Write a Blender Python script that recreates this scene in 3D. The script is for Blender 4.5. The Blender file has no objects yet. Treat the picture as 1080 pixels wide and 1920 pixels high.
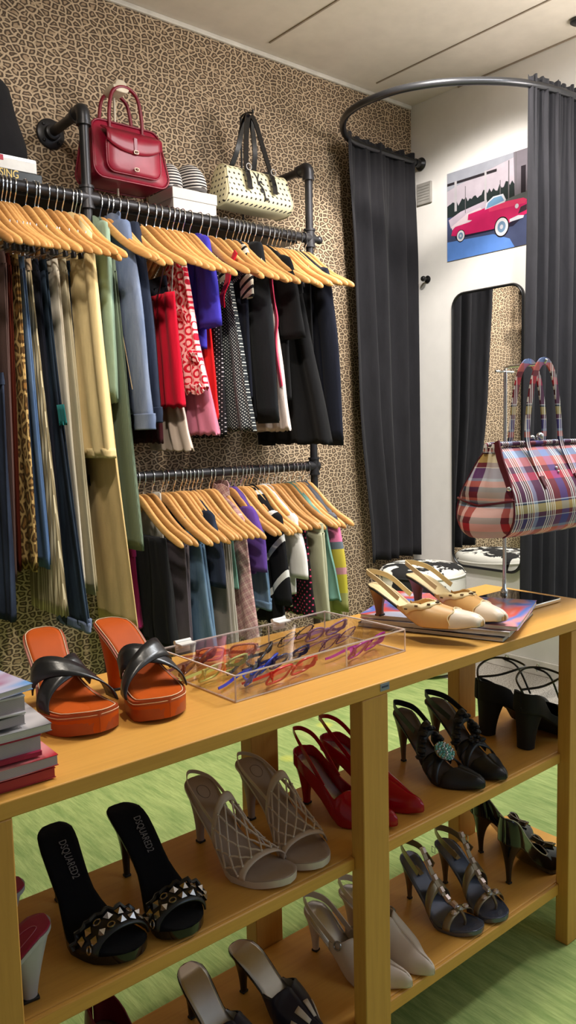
import bpy, math, random
from mathutils import Vector, Matrix
PI = math.pi
scene = bpy.context.scene
COL = scene.collection
rnd = random.Random(7)

def lerp(a, b, t): return a + (b - a) * t
def clamp(x, a=0.0, b=1.0): return max(a, min(b, x))
def smooth(t):
    t = clamp(t); return t * t * (3 - 2 * t)
def interp(tab, x):
    """monotone-ish cubic through (x, y) knots"""
    n = len(tab)
    if x <= tab[0][0]: return tab[0][1]
    if x >= tab[-1][0]: return tab[-1][1]
    i = 0
    while x > tab[i + 1][0]: i += 1
    x0, y0 = tab[i]; x1, y1 = tab[i + 1]
    h = x1 - x0; d = (y1 - y0) / h
    def slope(k):
        if k <= 0: return (tab[1][1] - tab[0][1]) / (tab[1][0] - tab[0][0])
        if k >= n - 1: return (tab[-1][1] - tab[-2][1]) / (tab[-1][0] - tab[-2][0])
        a = (tab[k][1] - tab[k-1][1]) / (tab[k][0] - tab[k-1][0])
        b = (tab[k+1][1] - tab[k][1]) / (tab[k+1][0] - tab[k][0])
        if a * b <= 0: return 0.0
        return 2 * a * b / (a + b)
    m0, m1 = slope(i), slope(i + 1)
    t = (x - x0) / h
    return ((2*t**3 - 3*t*t + 1) * y0 + (t**3 - 2*t*t + t) * h * m0 +
            (-2*t**3 + 3*t*t) * y1 + (t**3 - t*t) * h * m1)

def spline(pts, n=8, closed=False):
    P = [Vector(p) for p in pts]
    N = len(P); out = []
    segs = N if closed else N - 1
    for i in range(segs):
        if closed:
            p0, p1, p2, p3 = P[(i-1) % N], P[i], P[(i+1) % N], P[(i+2) % N]
        else:
            p1, p2 = P[i], P[i+1]
            p0 = P[i-1] if i > 0 else p1 + (p1 - p2)
            p3 = P[i+2] if i + 2 < N else p2 + (p2 - p1)
        for k in range(n):
            t = k / n
            out.append(0.5 * ((2*p1) + (p2-p0)*t + (2*p0-5*p1+4*p2-p3)*t*t + (3*p1-p0-3*p2+p3)*t**3))
    if not closed: out.append(P[-1].copy())
    return out

def frames(path, closed=False, up=None):
    n = len(path); T = []
    for i in range(n):
        if closed: d = path[(i+1) % n] - path[i-1]
        else: d = path[min(i+1, n-1)] - path[max(i-1, 0)]
        T.append(d.normalized() if d.length > 1e-12 else Vector((0, 0, 1)))
    ref = up or (Vector((0, 0, 1)) if abs(T[0].z) < .9 else Vector((1, 0, 0)))
    N = [(ref - T[0] * ref.dot(T[0])).normalized()]
    for i in range(1, n):
        if up:
            v = up - T[i] * up.dot(T[i])
            N.append(v.normalized() if v.length > 1e-6 else N[-1])
        else:
            v = N[-1] - T[i] * N[-1].dot(T[i])
            N.append(v.normalized() if v.length > 1e-9 else N[-1])
    return [(T[i], N[i], T[i].cross(N[i])) for i in range(n)]

class G:
    """collects geometry and links it as ONE mesh object"""
    def __init__(s): s.v = []; s.f = []; s.m = []; s.cm = 0
    def slot(s, i): s.cm = i; return s
    def add(s, vs, fs):
        o = len(s.v); s.v += [tuple(p) for p in vs]
        s.f += [tuple(i + o for i in f) for f in fs]; s.m += [s.cm] * len(fs)
        return s
    def box(s, c, d, rz=0.0, rx=0.0, ry=0.0, taper=1.0):
        M = Matrix.Rotation(rz, 3, 'Z') @ Matrix.Rotation(ry, 3, 'Y') @ Matrix.Rotation(rx, 3, 'X')
        vs = []
        for z in (-.5, .5):
            k = taper if z > 0 else 1
            for x, y in ((-.5, -.5), (.5, -.5), (.5, .5), (-.5, .5)):
                vs.append(Vector(c) + M @ Vector((x*d[0]*k, y*d[1]*k, z*d[2])))
        return s.add(vs, [(3,2,1,0),(4,5,6,7),(0,1,5,4),(1,2,6,5),(2,3,7,6),(3,0,4,7)])
    def rings(s, R, cap0=True, cap1=True, wrap=True):
        n = len(R[0]); vs = [p for r in R for p in r]; fs = []
        for i in range(len(R) - 1):
            for j in range(n if wrap else n - 1):
                k = (j + 1) % n
                fs.append((i*n+j, i*n+k, (i+1)*n+k, (i+1)*n+j))
        if wrap and cap0: fs.append(tuple(range(n-1, -1, -1)))
        if wrap and cap1: fs.append(tuple((len(R)-1)*n + j for j in range(n)))
        return s.add(vs, fs)
    def tube(s, path, r, n=8, closed=False, up=None, ry=None):
        path = [Vector(p) for p in path]
        fr = frames(path, closed, up); R = []
        for i, p in enumerate(path):
            a = r[i] if isinstance(r, (list, tuple)) else r
            b = a if ry is None else (ry[i] if isinstance(ry, (list, tuple)) else ry)
            R.append([p + fr[i][1] * (a * math.cos(2*PI*k/n)) + fr[i][2] * (b * math.sin(2*PI*k/n)) for k in range(n)])
        if closed: R.append(R[0]); return s.rings(R, False, False)
        return s.rings(R)
    def strap(s, path, w, t, wdir=None, closed=False):
        """flat band: width w along wdir (or per point), thickness t"""
        path = [Vector(p) for p in path]; n = len(path); R = []
        fr = frames(path, closed)
        for i, p in enumerate(path):
            wd = wdir[i] if isinstance(wdir, list) else (wdir or fr[i][1])
            wd = Vector(wd); T = fr[i][0]
            wd = (wd - T * wd.dot(T)).normalized(); nn = T.cross(wd)
            ww = w[i] if isinstance(w, list) else w
            R.append([p + wd*ww/2 + nn*t/2, p - wd*ww/2 + nn*t/2, p - wd*ww/2 - nn*t/2, p + wd*ww/2 - nn*t/2])
        if closed: R.append(R[0]); return s.rings(R, False, False)
        return s.rings(R)
    def lathe(s, prof, c=(0,0,0), n=20, axis='z'):
        c = Vector(c); R = []
        for r, h in prof:
            ring = []
            for k in range(n):
                a = 2*PI*k/n; x, y = r*math.cos(a), r*math.sin(a)
                ring.append(c + (Vector((x, y, h)) if axis == 'z' else Vector((h, x, y)) if axis == 'x' else Vector((y, h, x))))
            R.append(ring)
        return s.rings(R)
    def ball(s, c, r, n=10, sc=(1,1,1)):
        c = Vector(c); R = []
        m = n // 2 + 1
        for i in range(m + 1):
            a = PI * i / m
            a = clamp(a, .02, PI - .02)
            R.append([c + Vector((r*sc[0]*math.sin(a)*math.cos(2*PI*k/n), r*sc[1]*math.sin(a)*math.sin(2*PI*k/n), -r*sc[2]*math.cos(a))) for k in range(n)])
        return s.rings(R)
    def poly(s, pts): return s.add(pts, [tuple(range(len(pts)))])
    def build(s, name, mats, parent=None, loc=None, rot=None, smooth_deg=42, bevel=0, bseg=2, solid=0, soff=0, subsurf=0):
        me = bpy.data.meshes.new(name)
        me.from_pydata([tuple(p) for p in s.v], [], s.f)
        for m in (mats if isinstance(mats, (list, tuple)) else [mats]): me.materials.append(m)
        me.polygons.foreach_set('material_index', s.m)
        me.polygons.foreach_set('use_smooth', [smooth_deg > 0] * len(me.polygons))
        me.update()
        if smooth_deg > 0 and smooth_deg < 180: me.set_sharp_from_angle(angle=math.radians(smooth_deg))
        o = bpy.data.objects.new(name, me); COL.objects.link(o)
        if parent: o.parent = parent
        if loc: o.location = loc
        if rot: o.rotation_euler = rot
        if solid:
            md = o.modifiers.new('thickness', 'SOLIDIFY'); md.thickness = solid; md.offset = soff
        if bevel:
            md = o.modifiers.new('bevel', 'BEVEL'); md.width = bevel; md.segments = bseg; md.limit_method = 'ANGLE'; md.angle_limit = math.radians(40)
        if subsurf:
            md = o.modifiers.new('smooth', 'SUBSURF'); md.levels = subsurf; md.render_levels = subsurf
        return o

def thing(name, label, cat, loc=(0,0,0), rz=0.0, group=None):
    o = bpy.data.objects.new(name, None); COL.objects.link(o)
    o.empty_display_size = .05
    o.location = loc; o.rotation_euler = (0, 0, rz)
    o['label'] = label; o['category'] = cat
    if group: o['group'] = group
    return o
def tag(o, label, cat, group=None):
    o['label'] = label; o['category'] = cat
    if group: o['group'] = group
    return o
def struct(o, label=None, cat=None):
    o['kind'] = 'structure'
    if label: o['label'] = label
    if cat: o['category'] = cat
    return o
def part_label(o, l): o['label'] = l; return o

def text_mesh(s, size, mat, name, parent, M, extrude=.0002, align='CENTER', sx=1.0, bold=0.0):
    cu = bpy.data.curves.new('txt', 'FONT'); cu.body = s; cu.size = size; cu.extrude = extrude; cu.offset = bold
    cu.align_x = align; cu.align_y = 'CENTER'; cu.resolution_u = 3
    t = bpy.data.objects.new('txt', cu); COL.objects.link(t)
    dg = bpy.context.evaluated_depsgraph_get()
    me = bpy.data.meshes.new_from_object(t.evaluated_get(dg))
    bpy.data.objects.remove(t); bpy.data.curves.remove(cu)
    me.transform(M @ Matrix.Diagonal((sx, 1, 1, 1))); me.materials.clear(); me.materials.append(mat); me.name = name
    o = bpy.data.objects.new(name, me); COL.objects.link(o)
    if parent: o.parent = parent
    return o
# ---------------------------------------------------------------- materials
def srgb(r, g, b):
    def f(c):
        c /= 255.0
        return c / 12.92 if c <= .04045 else ((c + .055) / 1.055) ** 2.4
    return (f(r), f(g), f(b), 1.0)

class NT:
    def __init__(s, name):
        s.mat = bpy.data.materials.new(name); s.mat.use_nodes = True
        s.t = s.mat.node_tree; s.t.nodes.clear()
        s.out = s.t.nodes.new('ShaderNodeOutputMaterial')
        s.b = s.t.nodes.new('ShaderNodeBsdfPrincipled')
        s.t.links.new(s.b.outputs[0], s.out.inputs[0])
    def n(s, typ, **kw):
        nd = s.t.nodes.new(typ)
        for k, v in kw.items():
            if k.startswith('i_'): nd.inputs[int(k[2:]) if k[2:].isdigit() else k[2:].replace('_', ' ')].default_value = v
            else: setattr(nd, k, v)
        return nd
    def l(s, a, b): s.t.links.new(a, b)
    def math(s, op, a, b=None, c=None):
        nd = s.n('ShaderNodeMath', operation=op)
        for i, x in enumerate((a, b, c)):
            if x is None: continue
            if isinstance(x, (int, float)): nd.inputs[i].default_value = x
            else: s.l(x, nd.inputs[i])
        return nd.outputs[0]
    def coord(s, kind='Object', scale=(1,1,1), rot=(0,0,0), loc=(0,0,0)):
        tc = s.n('ShaderNodeTexCoord'); mp = s.n('ShaderNodeMapping')
        mp.inputs['Scale'].default_value = scale; mp.inputs['Rotation'].default_value = rot; mp.inputs['Location'].default_value = loc
        s.l(tc.outputs[kind], mp.inputs[0]); return mp.outputs[0]
    def noise(s, vec, scale=5, detail=4, rough=.55, dist=0):
        nd = s.n('ShaderNodeTexNoise'); nd.inputs['Scale'].default_value = scale; nd.inputs['Detail'].default_value = detail
        nd.inputs['Roughness'].default_value = rough; nd.inputs['Distortion'].default_value = dist
        s.l(vec, nd.inputs['Vector']); return nd.outputs['Fac']
    def ramp(s, fac, stops, mode='LINEAR'):
        nd = s.n('ShaderNodeValToRGB'); cr = nd.color_ramp; cr.interpolation = mode
        while len(cr.elements) < len(stops): cr.elements.new(.5)
        for e, (p, c) in zip(cr.elements, stops):
            e.position = p; e.color = c
        s.l(fac, nd.inputs[0]); return nd.outputs[0]
    def mix(s, fac, a, b, mode='MIX'):
        nd = s.n('ShaderNodeMix', data_type='RGBA', blend_type=mode)
        if isinstance(fac, (int, float)): nd.inputs[0].default_value = fac
        else: s.l(fac, nd.inputs[0])
        for i, x in ((6, a), (7, b)):
            if isinstance(x, tuple): nd.inputs[i].default_value = x
            else: s.l(x, nd.inputs[i])
        return nd.outputs[2]
    def bump(s, h, strength=.3, dist=.001):
        nd = s.n('ShaderNodeBump'); nd.inputs['Strength'].default_value = strength; nd.inputs['Distance'].default_value = dist
        s.l(h, nd.inputs['Height']); s.l(nd.outputs[0], s.b.inputs['Normal']); return nd
    def base(s, c):
        if isinstance(c, tuple): s.b.inputs['Base Color'].default_value = c
        else: s.l(c, s.b.inputs['Base Color'])
    def set(s, **kw):
        for k, v in kw.items(): s.b.inputs[k.replace('_', ' ')].default_value = v
        return s

_cache = {}
def M_plain(name, c, rough=.5, metal=0.0, vary=.06, bump=0.0, bscale=300, coat=0.0, spec=.5):
    if name in _cache: return _cache[name]
    t = NT(name); t.set(Roughness=rough, Metallic=metal); t.b.inputs['Coat Weight'].default_value = coat
    t.b.inputs['Specular IOR Level'].default_value = spec
    v = t.coord()
    nz = t.noise(v, 14, 3)
    d = tuple(x * (1 - 2*vary) for x in c[:3]) + (1,); u = tuple(min(1, x * (1 + 2*vary)) for x in c[:3]) + (1,)
    t.base(t.ramp(nz, [(.3, d), (.7, u)]))
    if bump: t.bump(t.noise(v, bscale, 2), bump, .0006)
    _cache[name] = t.mat; return t.mat
def M_cloth(name, c, vary=.10, weave=1400, rough=.9, bump=.35, fleck=None):
    if name in _cache: return _cache[name]
    t = NT(name); t.set(Roughness=rough); t.b.inputs['Specular IOR Level'].default_value = .15
    t.b.inputs['Sheen Weight'].default_value = .05
    v = t.coord(scale=(1, 1, .25))
    nz = t.noise(v, 22, 5, .65)
    d = tuple(x * (1 - 2.2*vary) for x in c[:3]) + (1,); u = tuple(min(1, x * (1 + 2.2*vary)) for x in c[:3]) + (1,)
    col = t.ramp(nz, [(.28, d), (.72, u)])
    if fleck: col = t.mix(t.math('MULTIPLY', t.math('GREATER_THAN', t.noise(t.coord(), 120, 3), .6), .5), col, fleck)
    t.base(col)
    w = t.noise(t.coord(), weave, 1); big = t.noise(t.coord(scale=(1, 1, .3)), 34, 3)
    t.bump(t.math('ADD', t.math('MULTIPLY', w, .25), big), bump*1.6, .005)
    _cache[name] = t.mat; return t.mat
def M_denim(name, c, light):
    if name in _cache: return _cache[name]
    t = NT(name); t.set(Roughness=.9); t.b.inputs['Specular IOR Level'].default_value = .15
    fade = t.noise(t.coord(scale=(1, 1, .22)), 16, 4, .6)
    tw = t.noise(t.coord(scale=(1, 1, .12), rot=(.6, 0, 0)), 900, 2)
    col = t.mix(t.math('MULTIPLY', t.ramp(fade, [(.42, (0,0,0,1)), (.72, (1,1,1,1))]), .75), c, light)
    col = t.mix(t.math('MULTIPLY', tw, .35), col, tuple(x*.55 for x in c[:3]) + (1,))
    t.base(col); t.bump(t.math('ADD', t.math('MULTIPLY', tw, .3), t.noise(t.coord(scale=(1,1,.35)), 40, 3)), .4, .004)
    _cache[name] = t.mat; return t.mat
def stripe(t, comp, freq, lo, hi, off=0.0):
    """1 where fract(comp*freq+off) lies between lo and hi"""
    fr = t.math('FRACT', t.math('ADD', t.math('MULTIPLY', comp, freq), off))
    return t.math('MULTIPLY', t.math('GREATER_THAN', fr, lo), t.math('LESS_THAN', fr, hi))
def xyz(t, vec):
    s = t.n('ShaderNodeSeparateXYZ'); t.l(vec, s.inputs[0]); return s.outputs
def M_stripes(name, c1, c2, freq, axis=2, duty=.5, rot=(0,0,0), rough=.85):
    if name in _cache: return _cache[name]
    t = NT(name); t.set(Roughness=rough); t.b.inputs['Specular IOR Level'].default_value = .15
    o = xyz(t, t.coord(rot=rot))
    t.base(t.mix(stripe(t, o[axis], freq, 0, duty), c1, c2))
    t.bump(t.noise(t.coord(scale=(1,1,.3)), 40, 3), .35, .003)
    _cache[name] = t.mat; return t.mat
def M_cord(name, c, freq=220):
    if name in _cache: return _cache[name]
    t = NT(name); t.set(Roughness=.95); t.b.inputs['Specular IOR Level'].default_value = .1
    o = xyz(t, t.coord())
    w = t.math('ABSOLUTE', t.math('SINE', t.math('MULTIPLY', t.math('ADD', o[1], o[0]), freq * PI)))
    nz = t.noise(t.coord(scale=(1,1,.25)), 20, 4)
    col = t.ramp(nz, [(.3, tuple(x*.75 for x in c[:3])+(1,)), (.7, tuple(min(1,x*1.2) for x in c[:3])+(1,))])
    t.base(t.mix(t.math('MULTIPLY', w, .35), tuple(x*.6 for x in c[:3])+(1,), col)); t.bump(w, .5, .0015)
    _cache[name] = t.mat; return t.mat
def M_dots(name, bg, dot, pitch, r, axes=(1, 2), rough=.8, stagger=True, off=(0, 0)):
    if name in _cache: return _cache[name]
    t = NT(name); t.set(Roughness=rough); t.b.inputs['Specular IOR Level'].default_value = .2
    o = xyz(t, t.coord())
    a = t.math('ADD', t.math('DIVIDE', o[axes[0]], pitch), off[0]); b = t.math('ADD', t.math('DIVIDE', o[axes[1]], pitch), off[1])
    if stagger: a, b = t.math('ADD', a, b), t.math('SUBTRACT', a, b)
    fa = t.math('SUBTRACT', t.math('FRACT', a), .5); fb = t.math('SUBTRACT', t.math('FRACT', b), .5)
    d = t.math('SQRT', t.math('ADD', t.math('MULTIPLY', fa, fa), t.math('MULTIPLY', fb, fb)))
    t.base(t.mix(t.math('LESS_THAN', d, r), bg, dot)); t.bump(t.noise(t.coord(), 60, 2), .2, .002)
    _cache[name] = t.mat; return t.mat
def M_leopard(name, scale, light, dark, mid, rough=.75, stretch=(1,1,1), flat=None, amt=.9):
    if name in _cache: return _cache[name]
    t = NT(name); t.set(Roughness=rough); t.b.inputs['Specular IOR Level'].default_value = .2
    v0 = t.coord(scale=stretch)
    vv = v0
    for ns, am in ((.9, .30), (2.2, .16)):
        nz = t.n('ShaderNodeTexNoise'); nz.inputs['Scale'].default_value = scale * ns; nz.inputs['Detail'].default_value = 1; t.l(v0, nz.inputs['Vector'])
        vm = t.n('ShaderNodeVectorMath', operation='MULTIPLY_ADD'); t.l(nz.outputs['Color'], vm.inputs[0]); vm.inputs[1].default_value = (am/scale,)*3; t.l(vv, vm.inputs[2])
        vv = vm.outputs[0]
    if flat is not None:
        sp = xyz(t, vv); cb = t.n('ShaderNodeCombineXYZ'); t.l(sp[flat[0]], cb.inputs[0]); t.l(sp[flat[1]], cb.inputs[1]); vv = cb.outputs[0]
    vo = t.n('ShaderNodeTexVoronoi', feature='DISTANCE_TO_EDGE', voronoi_dimensions='3D' if flat is None else '2D'); vo.inputs['Scale'].default_value = scale; vo.inputs['Randomness'].default_value = amt; t.l(vv, vo.inputs['Vector'])
    d = vo.outputs['Distance']
    d2 = t.math('ADD', d, t.math('MULTIPLY', t.math('SUBTRACT', t.noise(v0, scale*1.8, 2), .5), .20))
    ring = t.ramp(d2, [(0, light), (.085, light), (.135, dark), (.30, dark), (.37, mid), (1, mid)])
    gap = t.ramp(t.noise(v0, scale*1.3, 1), [(.31, (1,1,1,1)), (.37, (0,0,0,1))])
    ring = t.mix(t.math('MULTIPLY', gap, t.math('GREATER_THAN', d2, .11)), ring, tuple(lerp(a, b, .6) for a, b in zip(light, mid)))
    fine = t.noise(v0, scale * 9, 3)
    t.base(t.mix(t.math('MULTIPLY', fine, .35), ring, tuple(x*.55 for x in light[:3])+(1,)))
    t.bump(fine, .12, .001)
    _cache[name] = t.mat; return t.mat
def M_plaid(name, warp, weft, fw, fh, axes=(1, 2), rot=(0,0,0), rough=.75, loc=(0,0,0), mixf=.5, bold=False):
    """warp / weft: lists of (start 0..1, colour) bands repeated with period fw / fh metres"""
    if name in _cache: return _cache[name]
    t = NT(name); t.set(Roughness=rough); t.b.inputs['Specular IOR Level'].default_value = .25
    o = xyz(t, t.coord(rot=rot, loc=loc))
    a = t.math('FRACT', t.math('DIVIDE', o[axes[0]], fw)); b = t.math('FRACT', t.math('DIVIDE', o[axes[1]], fh))
    ca = t.ramp(a, warp, 'CONSTANT'); cb = t.ramp(b, weft, 'CONSTANT')
    if bold:      # pale threads stay pale where they cross
        wm = t.ramp(a, [(p, (.22,)*3 + (1,) if min(q[:3]) > .6 else (mixf,)*3 + (1,)) for p, q in warp], 'CONSTANT')
        mixf = wm
    t.base(t.mix(mixf, ca, cb)); t.bump(t.noise(t.coord(), 700, 2), .15, .0006)
    _cache[name] = t.mat; return t.mat
def M_wood(name, c, dark, along='X', scale=1.0, rough=.42, grain=.35):
    if name in _cache: return _cache[name]
    t = NT(name); t.set(Roughness=rough); t.b.inputs['Specular IOR Level'].default_value = .4
    sc = {'X': (1.2, 26, 26), 'Y': (26, 1.2, 26), 'Z': (26, 26, 1.2)}[along]
    v = t.coord(scale=tuple(q*scale for q in sc))
    g = t.noise(v, 6, 6, .65, .3); g2 = t.noise(v, 1.3, 2)
    col = t.mix(t.math('MULTIPLY', t.ramp(g, [(.42, (0,0,0,1)), (.68, (1,1,1,1))]), grain), c, dark)
    col = t.mix(t.math('MULTIPLY', g2, .22), col, tuple(min(1,x*1.25) for x in c[:3])+(1,))
    t.base(col); t.bump(g, .06, .0006)
    _cache[name] = t.mat; return t.mat
def M_clear(name, tint, gloss=.12, edge=.5, rough=.02):
    """clear acrylic / lens: transparent with a fresnel reflection"""
    if name in _cache: return _cache[name]
    t = NT(name); t.t.nodes.remove(t.b)
    tr = t.n('ShaderNodeBsdfTransparent'); tr.inputs[0].default_value = tint
    gl = t.n('ShaderNodeBsdfGlossy'); gl.inputs['Roughness'].default_value = rough; gl.inputs[0].default_value = (1, 1, 1, 1)
    lw = t.n('ShaderNodeLayerWeight'); lw.inputs[0].default_value = .5
    mx = t.n('ShaderNodeMixShader')
    t.l(t.math('MULTIPLY_ADD', t.math('POWER', lw.outputs['Facing'], 4.0), .42, .02 + gloss * .12), mx.inputs[0]); t.l(tr.outputs[0], mx.inputs[1]); t.l(gl.outputs[0], mx.inputs[2])
    t.l(mx.outputs[0], t.out.inputs[0])
    _cache[name] = t.mat; return t.mat

W_TAN = srgb(206, 178, 138)
m_leowall = M_leopard('leopard_wallpaper', 43, srgb(204, 180, 150), srgb(54, 38, 30), srgb(170, 144, 116), stretch=(.80, 1, 1.18), flat=(0, 2), amt=.85)
m_white = M_plain('white_wall_paint', srgb(226, 222, 217), .75, vary=.012, bump=.05, bscale=120)
m_ceil = M_plain('ceiling_paint', srgb(214, 204, 192), .85, vary=.02, bump=.12, bscale=160)
m_joint = M_plain('ceiling_joint', srgb(150, 136, 120), .8)
m_trim = M_plain('white_trim', srgb(214, 208, 198), .5)
m_pipe = M_plain('black_iron_pipe', srgb(52, 51, 54), .38, .55, vary=.08, bump=.08)
m_shelf = M_plain('black_shelf_board', srgb(24, 22, 22), .45)
m_hwood = M_wood('hanger_wood', srgb(208, 158, 98), srgb(168, 116, 62), 'Y', 1.0, .40, .45)
def hanger_tones(m):
    """pale to mid-brown wood, each hanger its own tone"""
    nt = m.node_tree; b = next(n for n in nt.nodes if n.type == 'BSDF_PRINCIPLED'); src = b.inputs['Base Color'].links[0].from_socket
    oi = nt.nodes.new('ShaderNodeObjectInfo'); r = nt.nodes.new('ShaderNodeValToRGB'); mx = nt.nodes.new('ShaderNodeMix'); mx.data_type = 'RGBA'; mx.blend_type = 'MULTIPLY'; mx.inputs[0].default_value = 1
    r.color_ramp.elements[0].color = (.62, .55, .5, 1); r.color_ramp.elements[1].color = (1.0, 1.0, 1.0, 1); r.color_ramp.elements[1].position = .6
    nt.links.new(oi.outputs['Random'], r.inputs[0]); nt.links.new(src, mx.inputs[6]); nt.links.new(r.outputs[0], mx.inputs[7]); nt.links.new(mx.outputs[2], b.inputs['Base Color'])
hanger_tones(m_hwood)
m_chrome = M_plain('polished_chrome', (.82, .82, .83, 1), .12, 1.0, vary=.01)
m_silver = M_plain('brushed_silver', (.62, .62, .63, 1), .28, 1.0, vary=.03)
m_black_cloth = M_cloth('black_curtain_cloth', srgb(36, 35, 38), .08)
m_mirror = M_plain('mirror_glass', (.9, .91, .9, 1), .01, 1.0, vary=0.0)
m_blackpl = M_plain('black_plastic', srgb(20, 20, 21), .35)
m_table = M_wood('table_oak', srgb(216, 160, 76), srgb(188, 132, 58), 'X', 1.0, .40, .35)
m_tablez = M_wood('table_oak_upright', srgb(206, 152, 74), srgb(172, 120, 54), 'Z', 1.0, .42, .35)
def floor_green():
    t = NT('green_carpet'); t.set(Roughness=.95); t.b.inputs['Specular IOR Level'].default_value = .08
    v = t.coord(scale=(1, .09, 1), rot=(0, 0, .35)); st = t.noise(v, 150, 5, .7)
    st2 = t.noise(t.coord(scale=(1, .16, 1), rot=(0, 0, .35)), 40, 4, .6)
    a = t.mix(st, srgb(92, 116, 56), srgb(190, 202, 132))
    a = t.mix(t.math('MULTIPLY', t.ramp(st2, [(.35, (1,1,1,1)), (.6, (0,0,0,1))]), .45), a, srgb(88, 122, 62))
    vo = t.n('ShaderNodeTexVoronoi'); vo.inputs['Scale'].default_value = 2.6; t.l(t.coord(), vo.inputs['Vector'])
    spot = t.ramp(t.math('ADD', vo.outputs['Distance'], t.math('MULTIPLY', t.noise(t.coord(), 9, 3), .05)), [(.12, (1,1,1,1)), (.17, (0,0,0,1))])
    a = t.mix(t.math('MULTIPLY', spot, .7), a, srgb(206, 198, 72))
    t.base(a); t.bump(st, .6, .004); return t.mat
m_green = floor_green()
def floor_grey():
    t = NT('grey_speckled_carpet'); t.set(Roughness=.95); t.b.inputs['Specular IOR Level'].default_value = .08
    a = t.noise(t.coord(), 180, 3, .8); t.base(t.ramp(a, [(.35, srgb(96, 90, 82)), (.62, srgb(196, 188, 176))])); t.bump(a, .5, .003); return t.mat
m_grey = floor_grey()
def cow():
    t = NT('cow_print_hide'); t.set(Roughness=.85)
    v = t.coord(scale=(1, 1, .8)); a = t.noise(v, 8.5, 4, .6, .6)
    t.base(t.ramp(a, [(.505, srgb(228, 224, 214)), (.52, srgb(18, 17, 17))])); t.bump(t.noise(t.coord(), 300, 2), .3, .002); return t.mat
m_cow = cow()
# ---------------------------------------------------------------- room
YW, XW, ZC = 2.688, 3.082, 2.679
struct(G().box(((-1.2 + XW)/2 + .05, YW + .05, ZC/2), (XW + 1.3, .1, ZC)).build('wall_back', m_leowall, smooth_deg=0))
struct(G().box((XW + .05, (YW - 1.9)/2, ZC/2), (.1, YW + 1.9, ZC)).build('wall_right', m_white, smooth_deg=0))
struct(G().box((1.0, .45, ZC + .05), (4.4, 4.7, .1)).build('ceiling', m_ceil, smooth_deg=0))
struct(G().box((.78, .45, -.03), (3.93, 4.7, .06)).build('floor', m_green, smooth_deg=0))
struct(G().box((2.965, .45, -.03), (.44, 4.7, .06)).build('floor_fitting_strip', m_grey, smooth_deg=0))
for i, x in enumerate((2.75, 2.13, 1.51, .89)):
    struct(G().box((x, .45, ZC - .0015), (.007, 4.3, .005)).build('trim_%d' % (i + 1), m_joint, smooth_deg=0))
struct(G().box((.95, YW - .007, ZC - .009), (4.25, .014, .018)).build('trim_5', m_trim, bevel=.003))
struct(G().box((XW - .003, .3, ZC - .003), (.006, 4.2, .006)).build('trim_6', m_joint, smooth_deg=0))
struct(G().box((XW - .006, .3, .034), (.012, 4.2, .068)).build('baseboard_right', m_trim, bevel=.003))
struct(G().box((.9, YW - .006, .034), (4.2, .012, .068)).build('baseboard_back', m_trim, bevel=.003))

# small black fitting on the ceiling
g = G(); g.lathe([(.022, 0), (.03, -.004), (.03, -.012), (.02, -.02), (.004, -.022)])
tag(g.build('ceiling_detector', m_blackpl, loc=(2.965, 1.735, ZC)), 'small round black detector on the ceiling by the white wall', 'detector')

# ---------------------------------------------------------------- clothing rack of black iron pipe
YR, ZU, ZL = 2.432, 1.885, .975
XL, XR = 1.215, 2.175
rack = thing('clothing_rack', 'black iron pipe clothing rack on the leopard wall with two rails', 'clothing rack', (XL, YR, 0))
def rp(g, name, **k): return g.build(name, m_pipe, rack, smooth_deg=50, **k)
def Lc(x, y, z): return (x - XL, y - YR, z)
rp(G().tube([Lc(.42, YR, ZU), Lc(XR, YR, ZU)], .0165, 16), 'upper_rail')
rp(G().tube([Lc(XL, YR, ZL), Lc(XR, YR, ZL)], .0165, 16), 'lower_rail')
for x in (XL, XR):
    rp(G().tube([Lc(x, YR, .004), Lc(x, YR, 2.16)], .0155, 16), 'post')
    rp(G().tube([Lc(x, YR, 2.155), Lc(x, YW - .012, 2.155)], .0155, 16), 'wall_arm')
    g = G(); g.lathe([(.05, 0), (.05, -.006), (.047, -.009), (.026, -.012), (.025, -.03), (.02, -.033)], (x - XL, YW - YR - .001, 2.155), 28, 'y')
    for k in range(4):
        a = PI/4 + k*PI/2; g.ball((x - XL + .037*math.cos(a), YW - YR - .011, 2.155 + .037*math.sin(a)), .006, 8)
    rp(g, 'wall_flange')
    el = spline([Lc(x, YR, 2.115), Lc(x, YR, 2.14), Lc(x, YR + .006, 2.155), Lc(x, YR + .022, 2.16), Lc(x, YR + .05, 2.155)], 5)
    rp(G().tube(el, .0215, 16).tube([Lc(x, YR, 2.108), Lc(x, YR, 2.12)], .024, 16).tube([Lc(x, YR + .045, 2.155), Lc(x, YR + .057, 2.155)], .024, 16), 'elbow_fitting')
    for z in (ZU, ZL):
        g = G(); g.tube([Lc(x, YR, z - .035), Lc(x, YR, z + .035)], .021, 16)
        g.tube([Lc(x - .035, YR, z), Lc(x + (.035 if x == XL else .02), YR, z)], .021, 16)
        for s in (-1, 1): g.tube([Lc(x, YR, z + s*.028), Lc(x, YR, z + s*.036)], .0245, 16)
        if x == XR and z == ZU: g.tube([Lc(x + .02, YR, z), Lc(x + .05, YR, z)], .013, 12).ball(Lc(x + .05, YR, z), .0165, 12)
        rp(g, 'tee_fitting')
    g = G(); g.lathe([(.05, 0), (.05, .006), (.026, .01), (.025, .03)], (x - XL, 0, .001), 24); rp(g, 'floor_flange')

o = G().box((0, 0, 0), (1.72, .215, .02)).build('shelf_board', m_shelf, loc=(1.28, 2.574, 1.876), bevel=.002)
tag(o, 'long black shelf board behind the upper clothes rail', 'shelf')
SZ = 1.886     # top of that shelf
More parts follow.
